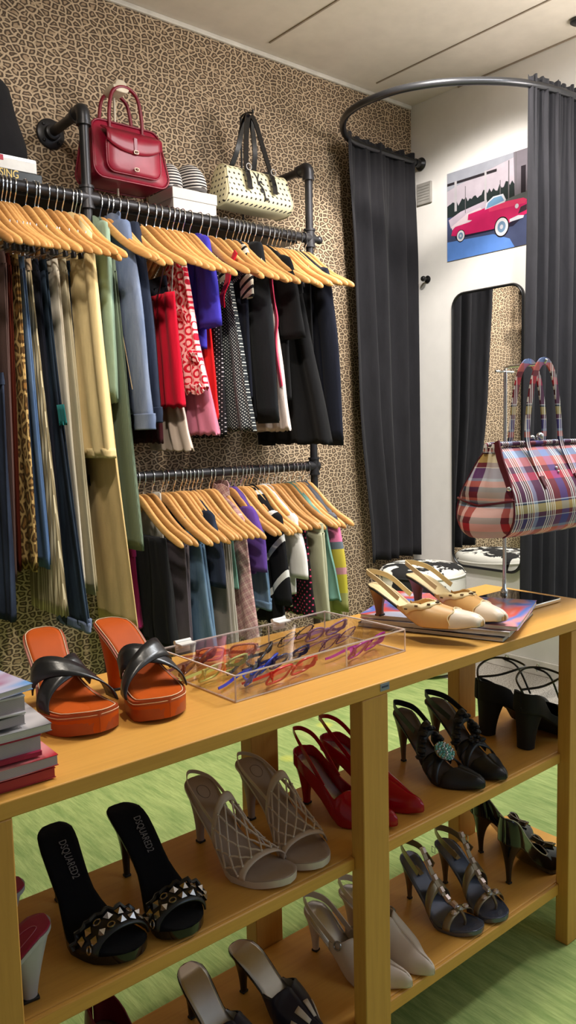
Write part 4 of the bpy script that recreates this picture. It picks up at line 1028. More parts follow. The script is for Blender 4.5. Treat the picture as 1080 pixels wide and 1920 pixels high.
EG = [('brown and rose eyeglasses at the back left corner of the acrylic case', .715, 1.105, .5, M_acet('rose', c(120, 74, 70)), False, 'round', 1.0, (.80, .66, .62, 1)),
      ('coral pink tinted eyeglasses near the left hinge of the acrylic case', .785, 1.118, -.35, M_acet('coral', c(214, 128, 108)), False, 'rect', .95, (.95, .68, .58, 1)),
      ('pale yellow-green eyeglasses at the left side of the acrylic case', .728, 1.048, .25, M_acet('lime', c(196, 196, 112)), False, 'rect', .95, (.95, .95, .82, 1)),
      ('grey eyeglasses with a black temple in the middle of the case left half', .815, 1.055, .7, M_acet('smoke', c(70, 66, 70)), False, 'round', .95, (.9, .9, .9, 1)),
      ('blue eyeglasses lying folded behind the bright red pair', .765, .995, .55, M_acet('blue', c(34, 66, 196)), False, 'cat', 1.0, (.86, .88, .96, 1)),
      ('dark navy rimmed eyeglasses beside the case divider', .845, 1.02, .25, M_acet('navy', c(40, 46, 96)), False, 'round', .9, (.88, .9, .97, 1)),
      ('bright red eyeglasses at the front of the acrylic case', .800, .958, .18, M_acet('red', c(206, 30, 26)), False, 'rect', 1.0, (.97, .92, .9, 1)),
      ('thin dark wire eyeglasses at the back of the case right half', .945, 1.118, .3, M_acet('bronze', c(70, 50, 48)), True, 'round', 1.0, (.95, .94, .92, 1)),
      ('lavender eyeglasses at the back right of the acrylic case', 1.01, 1.105, .15, M_acet('lavender', c(160, 116, 164)), False, 'cat', 1.0, (.95, .92, .96, 1)),
      ('thin violet wire eyeglasses in the case right of the divider', .985, 1.045, .3, M_acet('violet', c(112, 52, 118)), True, 'rect', 1.0, (.95, .93, .96, 1)),
      ('magenta purple eyeglasses at the front right of the acrylic case', .990, .975, .30, M_acet('magenta', c(176, 36, 152)), False, 'rect', 1.0, (.96, .92, .96, 1))]
for lb, x, y, rz, col, wire, shp, size, lens in EG: eyeglasses(lb, x, y, rz, col, wire, shp, size, lens=lens, zoff=.0002)

# ---------------------------------------------------------------- magazine and book stacks
def mag_cover(n, cols, sc=6):
    t = NT('magazine_cover_' + n); t.set(Roughness=.2)
    v = t.coord(scale=(1, 1.6, 1), rot=(0, 0, .4)); a = t.noise(v, sc, 2, .4, .4)
    k = len(cols); t.base(t.ramp(a, [(.30 + .42*i/k, q) for i, q in enumerate(cols)], 'EASE')); return t.mat
mc_pink = mag_cover('pink', [c(214, 126, 146), c(232, 160, 160), c(96, 130, 206), c(222, 90, 76), c(206, 206, 222)])
mc_blue = mag_cover('blue', [c(64, 140, 226), c(116, 176, 240), c(206, 200, 226), c(180, 84, 128)], 5)
mc_dark = mag_cover('dark', [c(30, 30, 34), c(84, 82, 86), c(40, 38, 42), c(200, 196, 196)], 9)
mc_rose = mag_cover('rose', [c(206, 76, 96), c(226, 150, 150), c(190, 44, 60)], 7)
mc_grey = mag_cover('grey', [c(150, 146, 150), c(206, 200, 200), c(104, 100, 106)], 7)
mc_crim = M_plain('crimson_cover', c(168, 22, 66), .35); mc_red = M_plain('brick_red_cover', c(170, 54, 60), .4); mc_wht = M_plain('white_cover', c(214, 206, 208), .35)
pg_grey = M_stripes('grey_white_pages', c(196, 184, 186), c(168, 156, 160), 900, 2, .5)
def magazine(label, loc, d, cover, rz, curl=.0, group='magazines', name='magazine', back=None, page=None):
    """soft glossy magazine with a slight bow"""
    r = thing(name, label, 'magazine', loc, rz, group)
    nx, ny = 14, 10
    def sheet(g, z0, z1, k=1.0):
        for zz, flip in ((z0, 1), (z1, 0)):
            R = []
            for i in range(nx + 1):
                u = i/nx*2 - 1; R.append([(u*d[0]/2*k, (j/ny - .5)*d[1]*k, zz + curl*(abs(u)**3)*.5 + curl*.4*((j/ny - .5)*2)**2*max(0, u)) for j in range(ny + 1)])
            if flip: R = R[::-1]
            g.rings(R, wrap=False)
        def P(u, v, zz): return (u*d[0]/2*k, v*d[1]/2*k, zz + curl*(abs(u)**3)*.5 + curl*.4*v*v*max(0, u))
        per = [(-1 + 2*i/nx, -1) for i in range(nx)] + [(1, -1 + 2*j/ny) for j in range(ny)] + [(1 - 2*i/nx, 1) for i in range(nx)] + [(-1, 1 - 2*j/ny) for j in range(ny)]
        g.rings([[P(u, v, z0) for u, v in per], [P(u, v, z1) for u, v in per]], False, False)
        return g
    z = d[2]
    sheet(G(), .0006, z - .0006, .992).build('pages', page or m_page, r, smooth_deg=30)
    sheet(G(), z - .0007, z).build('front_cover', cover, r, smooth_deg=30)
    sheet(G(), 0, .0007).build('back_cover', back or cover, r, smooth_deg=30)
    return r
z = TZ + .0006
SL = 'books and magazines stacked at the left end of the table'
for nm, lb, dx, dy, h, cov, rz, ox, oy, pgm, kind in (
        ('magazine', 'brick-red edged magazine at the very bottom of the left stack', .23, .285, .012, mc_red, -.055, .2555, 1.025, mc_red, 'm'),
        ('magazine', 'rose and grey magazine second from the bottom of the left stack', .23, .285, .013, mc_rose, -.035, .2555, 1.02, pg_grey, 'm'),
        ('book', 'crimson hardback book in the middle of the left stack', .205, .27, .030, mc_crim, -.03, .2505, 1.018, pg_grey, 'b'),
        ('magazine', 'grey and black magazine above the crimson hardback', .222, .28, .009, mc_grey, -.06, .2545, 1.013, None, 'm'),
        ('magazine', 'black-covered magazine under the thick white book', .197, .27, .012, mc_dark, -.02, .234, 1.013, pg_grey, 'm'),
        ('book', 'thick white paperback near the top of the left stack', .20, .27, .022, mc_wht, -.05, .2365, 1.012, pg_grey, 'b'),
        ('magazine', 'blue and pink magazine on top of the left stack', .21, .285, .007, mc_blue, .10, .221, 1.005, None, 'm')):
    if kind == 'b': book(nm, lb, (ox, oy, z), (dx, dy, h), cov, rz, '-x', pgm, SL, .006 if cov is mc_crim else .0025)
    else: magazine(lb, (ox, oy, z), (dx, dy, h), cov, rz, .004 if 'top of' in lb else .0015, SL, page=pgm)
    z += h + .0004 + (.0028 if kind == 'm' and 'top of' not in lb else 0)
z = TZ + .0006
SR = 'magazines stacked under the tan slingback pumps'
MAGR = [('dark-covered magazine at the bottom of the stack under the tan pumps', .245, .30, .008, mc_dark, .355, 1.300, 1.043),
        ('white-edged magazine second in the stack under the tan pumps', .245, .30, .009, mc_wht, .405, 1.302, 1.04),
        ('pink and blue magazine directly under the tan pumps', .245, .315, .008, mc_pink, .43, 1.308, 1.04)]
for lb, dx, dy, h, cov, rz, ox, oy in MAGR:
    magazine(lb, (ox, oy, z), (dx, dy, h), cov, rz, .001, SR); z += h + .0014
MAGZ = z - .0006

# ---------------------------------------------------------------- stand and plaid handbag on the table
stn = thing('bag_stand', 'chrome T-shaped bag stand with flat mirror-black base on the tabletop', 'bag stand', (1.56, 1.045, TZ + .0005))
m_blkmir = M_plain('black_mirror_plate', c(28, 28, 30), .03, .85, vary=0)
G().box((0, 0, .0045), (.125, .145, .009)).build('base_rim', m_chrome, stn, bevel=.002)
G().box((0, 0, .0096), (.121, .141, .0012)).build('base', m_blkmir, stn, smooth_deg=0)
G().lathe([(.0085, .010), (.0085, .018), (.005, .022), (.0042, .05), (.0042, .53)], (.018, .05, 0), 14).build('pole', m_chrome, stn)
G().tube(spline([(.018, .05, .522), (.018, .05, .536), (.014, .035, .540), (.008, -.01, .540), (.005, -.055, .540), (.005, -.064, .549)], 6), .0036, 10).tube([(-.02, .05, .53), (.05, .05, .53)], .0026, 8).build('hook_arm', m_chrome, stn)

def plaid_cols():
    mar, red, nav, blu, lb, sal, wht, grn, pur, yel = c(112, 38, 50), c(214, 34, 52), c(36, 40, 84), c(48, 74, 150), c(150, 170, 204), c(232, 124, 112), c(236, 232, 228), c(34, 62, 62), c(78, 64, 138), c(226, 202, 116)
    warp = [(0, nav), (.10, wht), (.115, grn), (.14, wht), (.158, nav), (.18, wht), (.192, mar), (.215, wht), (.23, mar), (.25, wht), (.262, mar), (.39, blu), (.53, mar), (.60, wht), (.612, grn), (.632, wht), (.65, mar), (.672, wht), (.684, grn), (.70, wht), (.712, nav), (.785, wht), (.797, nav), (.82, wht), (.832, grn), (.852, wht), (.864, mar), (.885, wht), (.897, lb), (.96, nav)]
    weft = [(0, sal), (.055, lb), (.085, pur), (.185, wht), (.195, mar), (.24, yel), (.325, grn), (.34, wht), (.352, mar), (.56, red), (.64, mar), (.70, sal), (.79, lb), (.86, sal), (.89, mar), (.95, nav)]
    return warp[:32], weft
wp, wf = plaid_cols()
m_plaid = M_plaid('madras_plaid', wp, wf, .205, .205, (0, 2), (0, .0, 0), .55, (.306, 0, .0), .48, True)
m_plaidy = M_plaid('madras_plaid_gusset', wp[::3], wf, .205, .205, (1, 2), (0, 0, 0), .55, (0, .31, .10), .5)
m_marl = M_plain('burgundy_leather', c(92, 24, 38), .3, vary=.08)
pb = thing('handbag', 'red blue and white plaid frame handbag hanging on the chrome stand', 'handbag', (1.565, 1.005, .890), 0)

BH = .185
def pedge(z): return interp([(0, .184), (.03, .188), (.07, .184), (.12, .176), (.17, .169), (BH, .165)], z)
def pdep(z): return interp([(0, .048), (.012, .068), (.045, .080), (.085, .074), (.13, .050), (.17, .024), (BH, .0105)], z)
def pbul(z): return interp([(0, .036), (.012, .046), (.035, .048), (.055, .036), (.068, .022), (.082, .034), (.105, .038), (.13, .028), (.155, .012), (.18, .002), (BH, 0)], z)
zs_ = [0, .006, .012, .022, .035, .05, .06, .068, .076, .09, .105, .12, .135, .15, .165, .18, BH]
g = G()
for s in (-1, 1):
    R = []
    for z in zs_:
        row = []
        for i in range(25):
            u = i/12 - 1; belly = 1 - .10*abs(u)**4
            row.append((u*pedge(z), s*pdep(z)*belly, z + .004*(1 - abs(u)**2)*(z < .02)*-1))
        R.append(row)
    g.rings(R if s > 0 else [r_[::-1] for r_ in R], wrap=False)
g.rings([[(u*pedge(0), v*pdep(0)*(1 - .10*abs(u)**4), -.004*(1 - abs(u)**2)) for v in (-1, -.5, 0, .5, 1)] for u in [i/12 - 1 for i in range(25)]], wrap=False)
g.build('bag_body', m_plaid, pb, smooth_deg=60)
for s in (-1, 1):
    g = G(); R = []
    for z in zs_:
        row = []
        for i in range(15):
            v = i/7 - 1; d_ = pdep(z)*.9
            row.append((s*(pedge(z) + pbul(z)*(1 - abs(v)**2.2) - .020*math.exp(-((z - .125)/.04)**2)*math.exp(-(v/.35)**2)), v*d_, z))
        R.append(row)
    g.rings(R, wrap=False).rings([[(s*(pedge(0) + pbul(0)*(1 - abs(v)**2.2)*k), v*pdep(0)*.9, 0) for v in [i/7 - 1 for i in range(15)]] for k in (0, 1)], wrap=False)
    g.build('end_gusset', m_plaidy, pb, smooth_deg=60)
    for sy in (-1, 1):
        G().tube([(s*pedge(z)*1.003, sy*pdep(z)*.905, z) for z in zs_[:-1]], .0022, 6).build('piping', m_marl, pb)
    G().tube([(s*(pedge(.066) + pbul(.066)*(1 - abs(v)**2.2) + .001), v*pdep(.066)*.91, .066 + .012*abs(v)) for v in [i/7 - 1 for i in range(15)]], .0026, 6).build('piping', m_marl, pb)
    # frame hinge fold
    G().strap(spline([(s*.170, -.016, .198), (s*.177, -.030, .165), (s*.183, -.050, .125), (s*.187, -.060, .102)], 4), .016, .004, Vector((.2, 1, 0))).build('frame_side', m_marl, pb)
    G().ball((s*.189, -.060, .102), .0055, 8).build('rivet', m_chrome, pb)
    for yy in (-.013, .013):
        pth = spline([(s*.068, yy*4.35, .118), (s*.067, yy*3.0, .155), (s*.066, yy*1.75, .192), (s*.062, yy*1.5, .24), (s*.052, yy*1.5, .295), (s*.036, yy*1.5, .342), (s*.016, yy*1.5, .366), (0, yy*1.5, .371)], 6)
        G().strap(pth, .016, .0035, Vector((.25*s, 1, 0)) if False else Vector((1, 0, .15*s))).build('handle_strap', m_plaid, pb)
    tip = G(); tip.add([(s*.068 - .008, -.0585, .122), (s*.068 + .008, -.0585, .122), (s*.070 + .004, -.068, .102), (s*.071, -.070, .094), (s*.068 - .006, -.067, .104)], [(0, 1, 2, 3, 4)]); tip.build('strap_tab', m_marl, pb, smooth_deg=0, solid=.004)
for yy in (-.0095, .0095):
    pth = spline([(-.172, yy, .175), (-.170, yy, .188), (-.15, yy, .192), (0, yy, .192), (.15, yy, .192), (.170, yy, .188), (.172, yy, .175)], 5)
    G().tube(pth, .0048, 10).build('frame_bar', m_plaid, pb, smooth_deg=80)
g = G(); g.ball((.004, -.008, .206), .0085, 12); g.ball((-.006, .006, .202), .007, 12); g.box((0, 0, .196), (.012, .016, .006)); g.build('kiss_clasp', m_silver, pb)
g = G(); g.ball((.006, -.0475, .136), .004, 8); g.ball((.006, -.053, .128), .003, 8); g.build('stud', m_silver, pb)
# ---------------------------------------------------------------- shoes
TOE = {'round': [(0, 0), (.006, .19), (.02, .35), (.06, .56), (.12, .66), (.18, .685), (.27, .66), (.4, .63), (.55, .82), (.68, 1.0), (.8, .98), (.9, .80), (.955, .56), (.985, .32), (1, 0)],
       'almond': [(0, 0), (.006, .19), (.02, .35), (.06, .56), (.12, .66), (.18, .685), (.27, .64), (.38, .60), (.52, .80), (.64, .98), (.74, .94), (.85, .70), (.93, .44), (.98, .22), (1, 0)],
       'point': [(0, 0), (.006, .19), (.02, .35), (.06, .56), (.12, .67), (.18, .695), (.27, .66), (.38, .62), (.5, .80), (.6, .93), (.7, .84), (.82, .54), (.92, .29), (.98, .15), (1, .0)],
       'square': [(0, 0), (.006, .19), (.02, .35), (.06, .56), (.12, .67), (.18, .695), (.27, .66), (.38, .62), (.5, .80), (.6, .93), (.7, .86), (.85, .62), (.96, .42), (.99, .34), (1, .0)]}
class Foot:
    def __init__(s, L, hh, plat, W, toe, side, tsole=.005, bend=.66):
        s.L, s.hh, s.plat, s.W, s.toe, s.side, s.ts, s.bend = L, hh, plat, W, TOE[toe], side, tsole, bend
    def w(s, u): return max(0.0, interp(s.toe, u)) * s.W
    def c(s, u): return s.side * (.010*math.sin(PI*clamp(u*1.15)) - .004*smooth((u - .6)/.4) * 1.5)
    def h(s, u):
        base = s.plat + s.ts
        t = clamp((u - .10)/(s.bend - .10)); k = 1 - t*t*(3 - 2*t)
        k = .55*k + .45*(1 - t)**1.35
        return base + (s.hh - s.plat)*k - .004*u*0 + .006*smooth((u - .82)/.18) + .003*(1 - smooth(u/.1))
    def bot(s, u):
        drop = s.ts + s.plat*smooth((u - s.bend + .24)/.18)
        if s.plat < .002: drop = s.ts
        return max(0.0004, s.h(u) - drop - (.0 if u < .82 else 0))
    def ht(s, u): return interp([(0, .078), (.25, .074), (.42, .062), (.55, .052), (.7, .040), (.85, .030), (.95, .020), (1, .008)], u)
    def P(s, u, th, k=1.0, out=.0):
        """point on the foot: th 0 = +y edge, pi = -y edge, k scales the arch"""
        w = s.w(u) + out
        return Vector((u*s.L, s.c(u) + w*math.cos(th), s.h(u) + (s.ht(u)*k + out)*math.sin(th)**.85 if 0 < th < PI else s.h(u)))
SS = [0, .004, .012, .025, .045, .07, .10, .14, .19, .25, .31, .37, .43, .49, .55, .61, .67, .73, .79, .845, .89, .925, .953, .973, .987, .996, 1.0]
def sole_geo(F, top_off=0.0, scale=1.0, rim=1.0):
    R = []
    for u in SS:
        w = F.w(u)*scale + .0004; y = F.c(u); x = u*F.L; zt = F.h(u) + top_off; zb = F.bot(u); m = 6
        R.append([(x, y + w*(1 - 2*i/m), zt) for i in range(m + 1)] + [(x, y - w*rim, lerp(zt, zb, .5)), (x, y - w*.985*rim, zb)] + [(x, y - w*.5, zb), (x, y + w*.5, zb)] + [(x, y + w*.985*rim, zb), (x, y + w*rim, lerp(zt, zb, .5))])
    return G().rings([r_[::-1] for r_ in R])
def insole_geo(F, off=.0006, k=.93, u1=1.0, u0=0.0, t=.0008):
    R = []
    for u in SS:
        uu = clamp(lerp(u0 + .012*(u0 == 0), u1 - .01*(u1 == 1), u)); w = F.w(uu)*k
        if u in (0, 1.0): w *= .6
        R.append([(uu*F.L, F.c(uu) + w*(1 - i/4), F.h(uu) + off) for i in range(9)])
    return G().rings(R, wrap=False)
def heel_geo(F, kind, a, b, xh, top_len=.055, g=None, tip=False):
    """a, b = tip half length / half width"""
    g = g or G(); R = []; n = 18
    z0 = .0002 if not tip else .0002
    qs = [0, .06, .14, .25, .4, .55, .7, .82, .9, .94, 1.0]
    for q in qs:
        zrel = 1 - q
        if kind == 'stiletto': e = (1 - q)**2.6; 
        elif kind == 'block': e = (1 - q)**1.6
        elif kind == 'spool': e = (1 - q)**3.2
        else: e = (1 - q)**1.5
        bx = lerp(xh - a, .004, (1 - q)**(1.3 if kind != 'block' else 1.8)); fx = lerp(xh + a, top_len, e)
        hw = lerp(b, F.w(.10)*.93, e)
        if kind == 'spool': hw *= 1 + .18*smooth((q - .75)/.25); 
        ring = []
        for k in range(n):
            an = 2*PI*k/n; ca, sa = math.cos(an), math.sin(an)
            x = (bx + fx)/2 + (fx - bx)/2*math.copysign(abs(ca)**.8, ca); y = F.c(.1) + hw*math.copysign(abs(sa)**.8, sa)
            lim = F.w(clamp(x/F.L, .001, 1))*.985
            if q < .3: y = F.c(.1) + max(-lim, min(lim, y - F.c(.1)))
            zt = F.bot(clamp(x/F.L)) + .001
            ring.append((x, y, max(.0006 if not tip else 0.0003, zt*(1 - q) + .0006)))
        R.append(ring)
    return g.rings(R)
def strap_geo(F, u0, u1, w, k=1.0, th0=.02, th1=PI - .02, out=.0015, n=22, wob=0.0, g=None, lift=None, w2=None):
    g = g or G(); R = []
    for i in range(n + 1):
        t = i/n; th = lerp(th0, th1, t); um = lerp(u0, u1, t) + wob*math.sin(PI*t)
        ww = w if w2 is None else lerp(w, w2, t)
        row = []
        for v in (-.5, -.17, .17, .5):
            uu = clamp(um + v*ww/F.L, 0, 1); kk = k if lift is None else k*lift(t)
            row.append(F.P(uu, th, kk, out + .001*(1 - abs(v)*1.6)))
        R.append(row)
    return g.rings(R, wrap=False)
def upper_geo(F, u_v, wall, u_start=0.0, k=1.0, out=.001, nq=9):
    """closed vamp from u_v to the toe with side walls wall(u) behind it"""
    g = G()
    us = sorted(set([u for u in SS if u >= u_start] + [u_start, u_v] + [u_v - d for d in (.01, .025, .05, .08) if u_v - d > u_start] + [u_v + .02]))
    for side in (0, 1):
        R = []
        for u in us:
            H = F.ht(u)*k
            if u >= u_v: tm = PI/2
            else:
                tm = math.asin(clamp(wall(u)/H, 0.02, .999))
                near = smooth(1 - (u_v - u)/.10)
                tm = lerp(tm, PI/2, near**1.6)
            row = []
            for q in range(nq):
                th = tm*q/(nq - 1)
                row.append(F.P(u, th if side == 0 else PI - th, k, out))
            row = [Vector((row[0].x, row[0].y, F.bot(u) + .0015))] + row
            R.append(row)
        g.rings(R if side == 0 else [r_[::-1] for r_ in R], wrap=False)
    return g
def back_strap(F, u0, h0, zback, w=.008, t=.0018, k=1.0, wd=Vector((0, 0, 1)), outx=-.006, g=None):
    """slingback: from both sides of the foot at u0 round behind the heel"""
    g = g or G()
    a = F.P(u0, .45, k, .002); b = F.P(u0, PI - .45, k, .002)
    a.z = h0; b.z = h0
    m = F.w(.1); pts = [a, Vector((F.L*.16, F.c(.1) + m*.92, lerp(h0, zback, .75))), Vector((F.L*.04, F.c(.05) + m*.55, zback)), Vector((outx, F.c(0), zback + .002)),
                        Vector((F.L*.04, F.c(.05) - m*.55, zback)), Vector((F.L*.16, F.c(.1) - m*.92, lerp(h0, zback, .75))), b]
    return g.strap(spline(pts, 7), w, t, wd)
def shoe_root(name, label, B, T, z, group):
    d = Vector((T[0] - B[0], T[1] - B[1])); r = thing(name, label, 'shoe', (B[0], B[1], z + .0003), math.atan2(d.y, d.x), group)
    return r, d.length
def base_shoe(r, F, m_sole, m_insole, m_heel, kind, a, b, xh, m_tip=None, top_len=.055, ink=.93, so=None):
    sole_geo(F).build('sole', m_sole, r, smooth_deg=50)
    insole_geo(F, k=ink).build('insole', m_insole, r, smooth_deg=180, solid=.0012, soff=0)
    if kind:
        heel_geo(F, kind, a, b, xh, top_len).build('heel', m_heel, r, smooth_deg=60)
        if m_tip:
            G().box((xh, F.c(.1), .0022), (a*2.15, b*2.15, .0042)).build('heel_tip', m_tip, r, bevel=.0012)

m_or = M_plain('orange_leather', c(188, 80, 18), .5, spec=.18, vary=.06, bump=.12, bscale=90); m_orrim = M_plain('orange_leather_rim', c(160, 66, 28), .4); m_thread = M_plain('cream_thread', c(226, 196, 160), .7)
m_blkl = M_plain('black_leather', c(30, 29, 31), .3, vary=.1, bump=.35, bscale=120); m_blks = M_cloth('black_velvet', c(12, 12, 18), .1, bump=.15); m_blkp = M_plain('black_patent_leather', c(16, 16, 18), .1, vary=.02)
m_rub = M_plain('dark_rubber', c(28, 24, 24), .6)
TT = TZ
# orange mules with black crossed straps
for nm, B, T, side in (('left', (.474, 1.176), (.456, .960), -1), ('right', (.574, 1.160), (.568, .943), 1)):
    r, L = shoe_root('platform_mule', '%s orange leather platform mule with crossed black straps on the tabletop' % ('left-hand' if side < 0 else 'right-hand'), B, T, TT, 'orange mules on the tabletop')
    F = Foot(L, .099, .022, .046, 'round', side, .007, .70)
    base_shoe(r, F, m_orrim, m_or, m_or, 'block', .0115, .013, .030, m_rub, .062, .90)
    # outlining stitch and rim
    for kk, zz, nmx in ((.885, .0016, 'insole_stitching'), (1.012, -.004, 'welt_stitching')):
        pts = [Vector((u*F.L if u > .003 else .002, F.c(u) + F.w(u)*kk, F.h(u) + zz)) for u in SS[1:-1]] + [Vector((u*F.L*(.994 if kk < 1 else 1), F.c(u) - F.w(u)*kk, F.h(u) + zz)) for u in SS[-2:0:-1]]
        part_label(G().tube(pts, .0007 if kk < 1 else .0006, 5, True).build(nmx, m_thread, r), 'cream stitching')
    R = []
    for u in SS:
        if u < .40: continue
        w = F.w(u)*1.004 + .0005; zt = F.h(u) - .0075
        R.append((u, w, zt))
    pl = G(); pl.rings([[Vector((u*F.L, F.c(u) + w, zt)) for u, w, zt in R] + [Vector((u*F.L, F.c(u) - w, zt)) for u, w, zt in R[::-1]], [Vector((u*F.L, F.c(u) + w*.97, .0006 + .006*smooth((u-.85)/.15) + max(0, F.bot(u) if u < .52 else 0))) for u, w, zt in R] + [Vector((u*F.L, F.c(u) - w*.97, .0006 + .006*smooth((u-.85)/.15) + max(0, F.bot(u) if u < .52 else 0))) for u, w, zt in R[::-1]]])
    pl.build('platform', m_or, r, smooth_deg=60)
    strap_geo(F, .735, .48, .028, .84, out=.0055 if side < 0 else .003, wob=.006).build('cross_strap', m_blkl, r, smooth_deg=180, solid=.0022)
    strap_geo(F, .48, .735, .028, .84, out=.003 if side < 0 else .0055, wob=.006).build('cross_strap', m_blkl, r, smooth_deg=180, solid=.0022)

# black studded mules
m_stud = M_plain('gunmetal_stud', c(186, 176, 170), .2, .95); m_prt = M_plain('silver_print', c(128, 124, 128), .4, .3)
for nm, B, T, side in (('left', (.449, 1.118), (.456, .890), -1), ('right', (.552, 1.108), (.552, .882), 1)):
    r, L = shoe_root('studded_mule', '%s black stiletto mule with a studded toe band on the middle shelf' % ('left-hand' if side < 0 else 'right-hand'), B, T, .425, 'black studded mules on the middle shelf')
    F = Foot(L, .104, .008, .042, 'round', side, .004, .66)
    base_shoe(r, F, m_blkp, m_blks, m_blkp, 'stiletto', .0045, .005, .024, m_rub, .046, .975)
    strap_geo(F, .815, .815, .034, .85, out=.003).build('toe_band', m_blkl, r, smooth_deg=180, solid=.003)
    ru = G(); pth = []
    for i in range(25):
        th = lerp(.05, PI - .05, i/24); p = F.P(.735 + .012*math.sin(i*2.1), th, .86, .006 + .002*math.sin(i*1.7)); pth.append(p)
    ru.tube(pth, .0034, 6); ru.build('ruffled_edge', m_blkl, r)
    for row, (uu, ph_) in enumerate(((.78, 0), (.845, .5))):
        for i in range(8):
            th = lerp(.22, PI - .22, (i + ph_*.9)/7.6); p = F.P(uu, th, .85, .006); nrm = Vector((0, math.cos(th), math.sin(th)))
            if (i + row) % 3 == 2:
                tx = Vector((1, 0, 0)); ty = nrm.cross(tx)
                G().tube([p + tx*.0048*math.cos(a) + ty*.0048*math.sin(a) + nrm*.001 for a in [2*PI*q/12 for q in range(12)]], .0013, 6, True).build('ring_stud', m_stud, r)
            else:
                tx = Vector((1, 0, 0)); ty = nrm.cross(tx); s_ = .0068; a0 = .3*i
                tx, ty = tx*math.cos(a0) + ty*math.sin(a0), ty*math.cos(a0) - tx*math.sin(a0)
                G().add([p + tx*s_, p + ty*s_, p - tx*s_, p - ty*s_, p + nrm*.0065], [(0, 1, 4), (1, 2, 4), (2, 3, 4), (3, 0, 4), (3, 2, 1, 0)]).build('pyramid_stud', m_stud, r, smooth_deg=0)
    sl = (F.h(.42) - F.h(.22))/(.20*L)
    M4 = Matrix.Translation((.28*L, F.c(.28) + .006, F.h(.28) + .0042)) @ Matrix.Rotation(-math.atan(sl), 4, 'Y') @ Matrix.Rotation(0, 4, 'Z')
    text_mesh('DSQUARED2', .0165, m_prt, 'printed_lettering', r, M4, .0002, sx=.62)
    text_mesh('studio', .006, m_prt, 'printed_lettering', r, Matrix.Translation((.01, .011, .0004)) @ M4, .0002) if False else None

# beige strappy sandals with beads
m_bei = M_plain('beige_suede', c(168, 146, 130), .7, vary=.05); m_beis = M_plain('beige_strap_glint', c(206, 184, 166), .45, vary=.05); m_beil = M_plain('beige_leather_sole', c(206, 192, 180), .5); m_bead = M_plain('pearl_bead', c(220, 206, 196), .2, .3)  # paler strap beige puts the straps' glint into their colour
for nm, B, T, side in (('left', (.703, 1.118), (.722, .886), -1), ('right', (.812, 1.122), (.800, .886), 1)):
    r, L = shoe_root('strappy_sandal', '%s beige beaded lattice sandal on the middle shelf' % ('left-hand' if side < 0 else 'right-hand'), B, T, .425, 'beige beaded sandals on the middle shelf')
    F = Foot(L, .098, .006, .043, 'round', side, .005, .68)
    base_shoe(r, F, m_beil, m_bei, m_bei, 'stiletto', .006, .006, .024, m_rub, .05, .985)
    strap_geo(F, .765, .765, .012, .66, out=.002).build('toe_strap', m_beis, r, smooth_deg=180, solid=.002)
    strap_geo(F, .42, .46, .010, 1.05, out=.002).build('instep_strap', m_beis, r, smooth_deg=180, solid=.002)
    U = [.74, .69, .63, .57, .51, .45]
    def node(i, j, n=6):
        t = (j + (.5 if i % 2 else 0))/n; th = lerp(.12, PI - .12, clamp(t)); return F.P(U[i] + .02*math.sin(PI*t), th, lerp(.74, 1.02, i/5), .003)
    bd = G()
    for i in range(5):
        for j in range(7 if i % 2 == 0 else 6):
            for dj in ((0, 1) if i % 2 else (-1, 0)):
                jj = j + dj
                if 0 <= jj <= (6 if (i + 1) % 2 == 0 else 5):
                    a_, b_ = node(i, j), node(i + 1, jj); m_ = (a_ + b_)/2 + Vector((0, 0, .0012))
                    G().tube([a_, m_, b_], .0016, 6).build('lattice_strap', m_beis, r)
    for i in range(6):
        for j in range(7 if i % 2 == 0 else 6): bd.ball(node(i, j) + Vector((0, 0, .001)), .0024, 6)
    bd.build('bead_trim', m_bead, r)
    back_strap(F, .44, F.h(.44) + .030, F.h(0) + .006, .006, .0016).build('ankle_strap', m_beis, r)
    pts = [(.17*L + .011*math.cos(a), F.c(.17) + .011*math.sin(a)) for a in [2*PI*k/16 for k in range(16)]]
    G().tube([Vector((x, y, F.h(clamp(x/L)) + .0014)) for x, y in pts], .0006, 5, True).build('insole_mark', M_plain('taupe_print', c(130, 108, 94), .6), r)

# red slingbacks with silver lining
m_redp = M_plain('red_patent', c(166, 8, 30), .16, vary=.05); m_slv = M_plain('silver_lining', c(206, 196, 192), .24, .75, vary=.04)
for nm, B, T, side in (('left', (.926, 1.100), (.974, .895), -1), ('right', (1.002, 1.112), (1.058, .900), 1)):
    r, L = shoe_root('slingback_pump', '%s pointed red slingback pump with silver lining behind the middle leg' % ('nearer' if side < 0 else 'farther'), B, T, .425, 'red slingback pumps on the middle shelf')
    F = Foot(L, .078, .0, .041, 'point', side, .004, .64)
    base_shoe(r, F, m_redp, m_slv, m_redp, 'stiletto', .006, .007, .024, m_rub, .048, .9)
    upper_geo(F, .60, lambda u: lerp(.016, .026, smooth((u - .15)/.3)) if u > .06 else .014, 0.0, .95).build('upper', m_redp, r, smooth_deg=180, solid=.0018)
    back_strap(F, .40, F.h(.40) + .028, F.h(0) + .050, .008, .0016).build('heel_strap', m_redp, r)

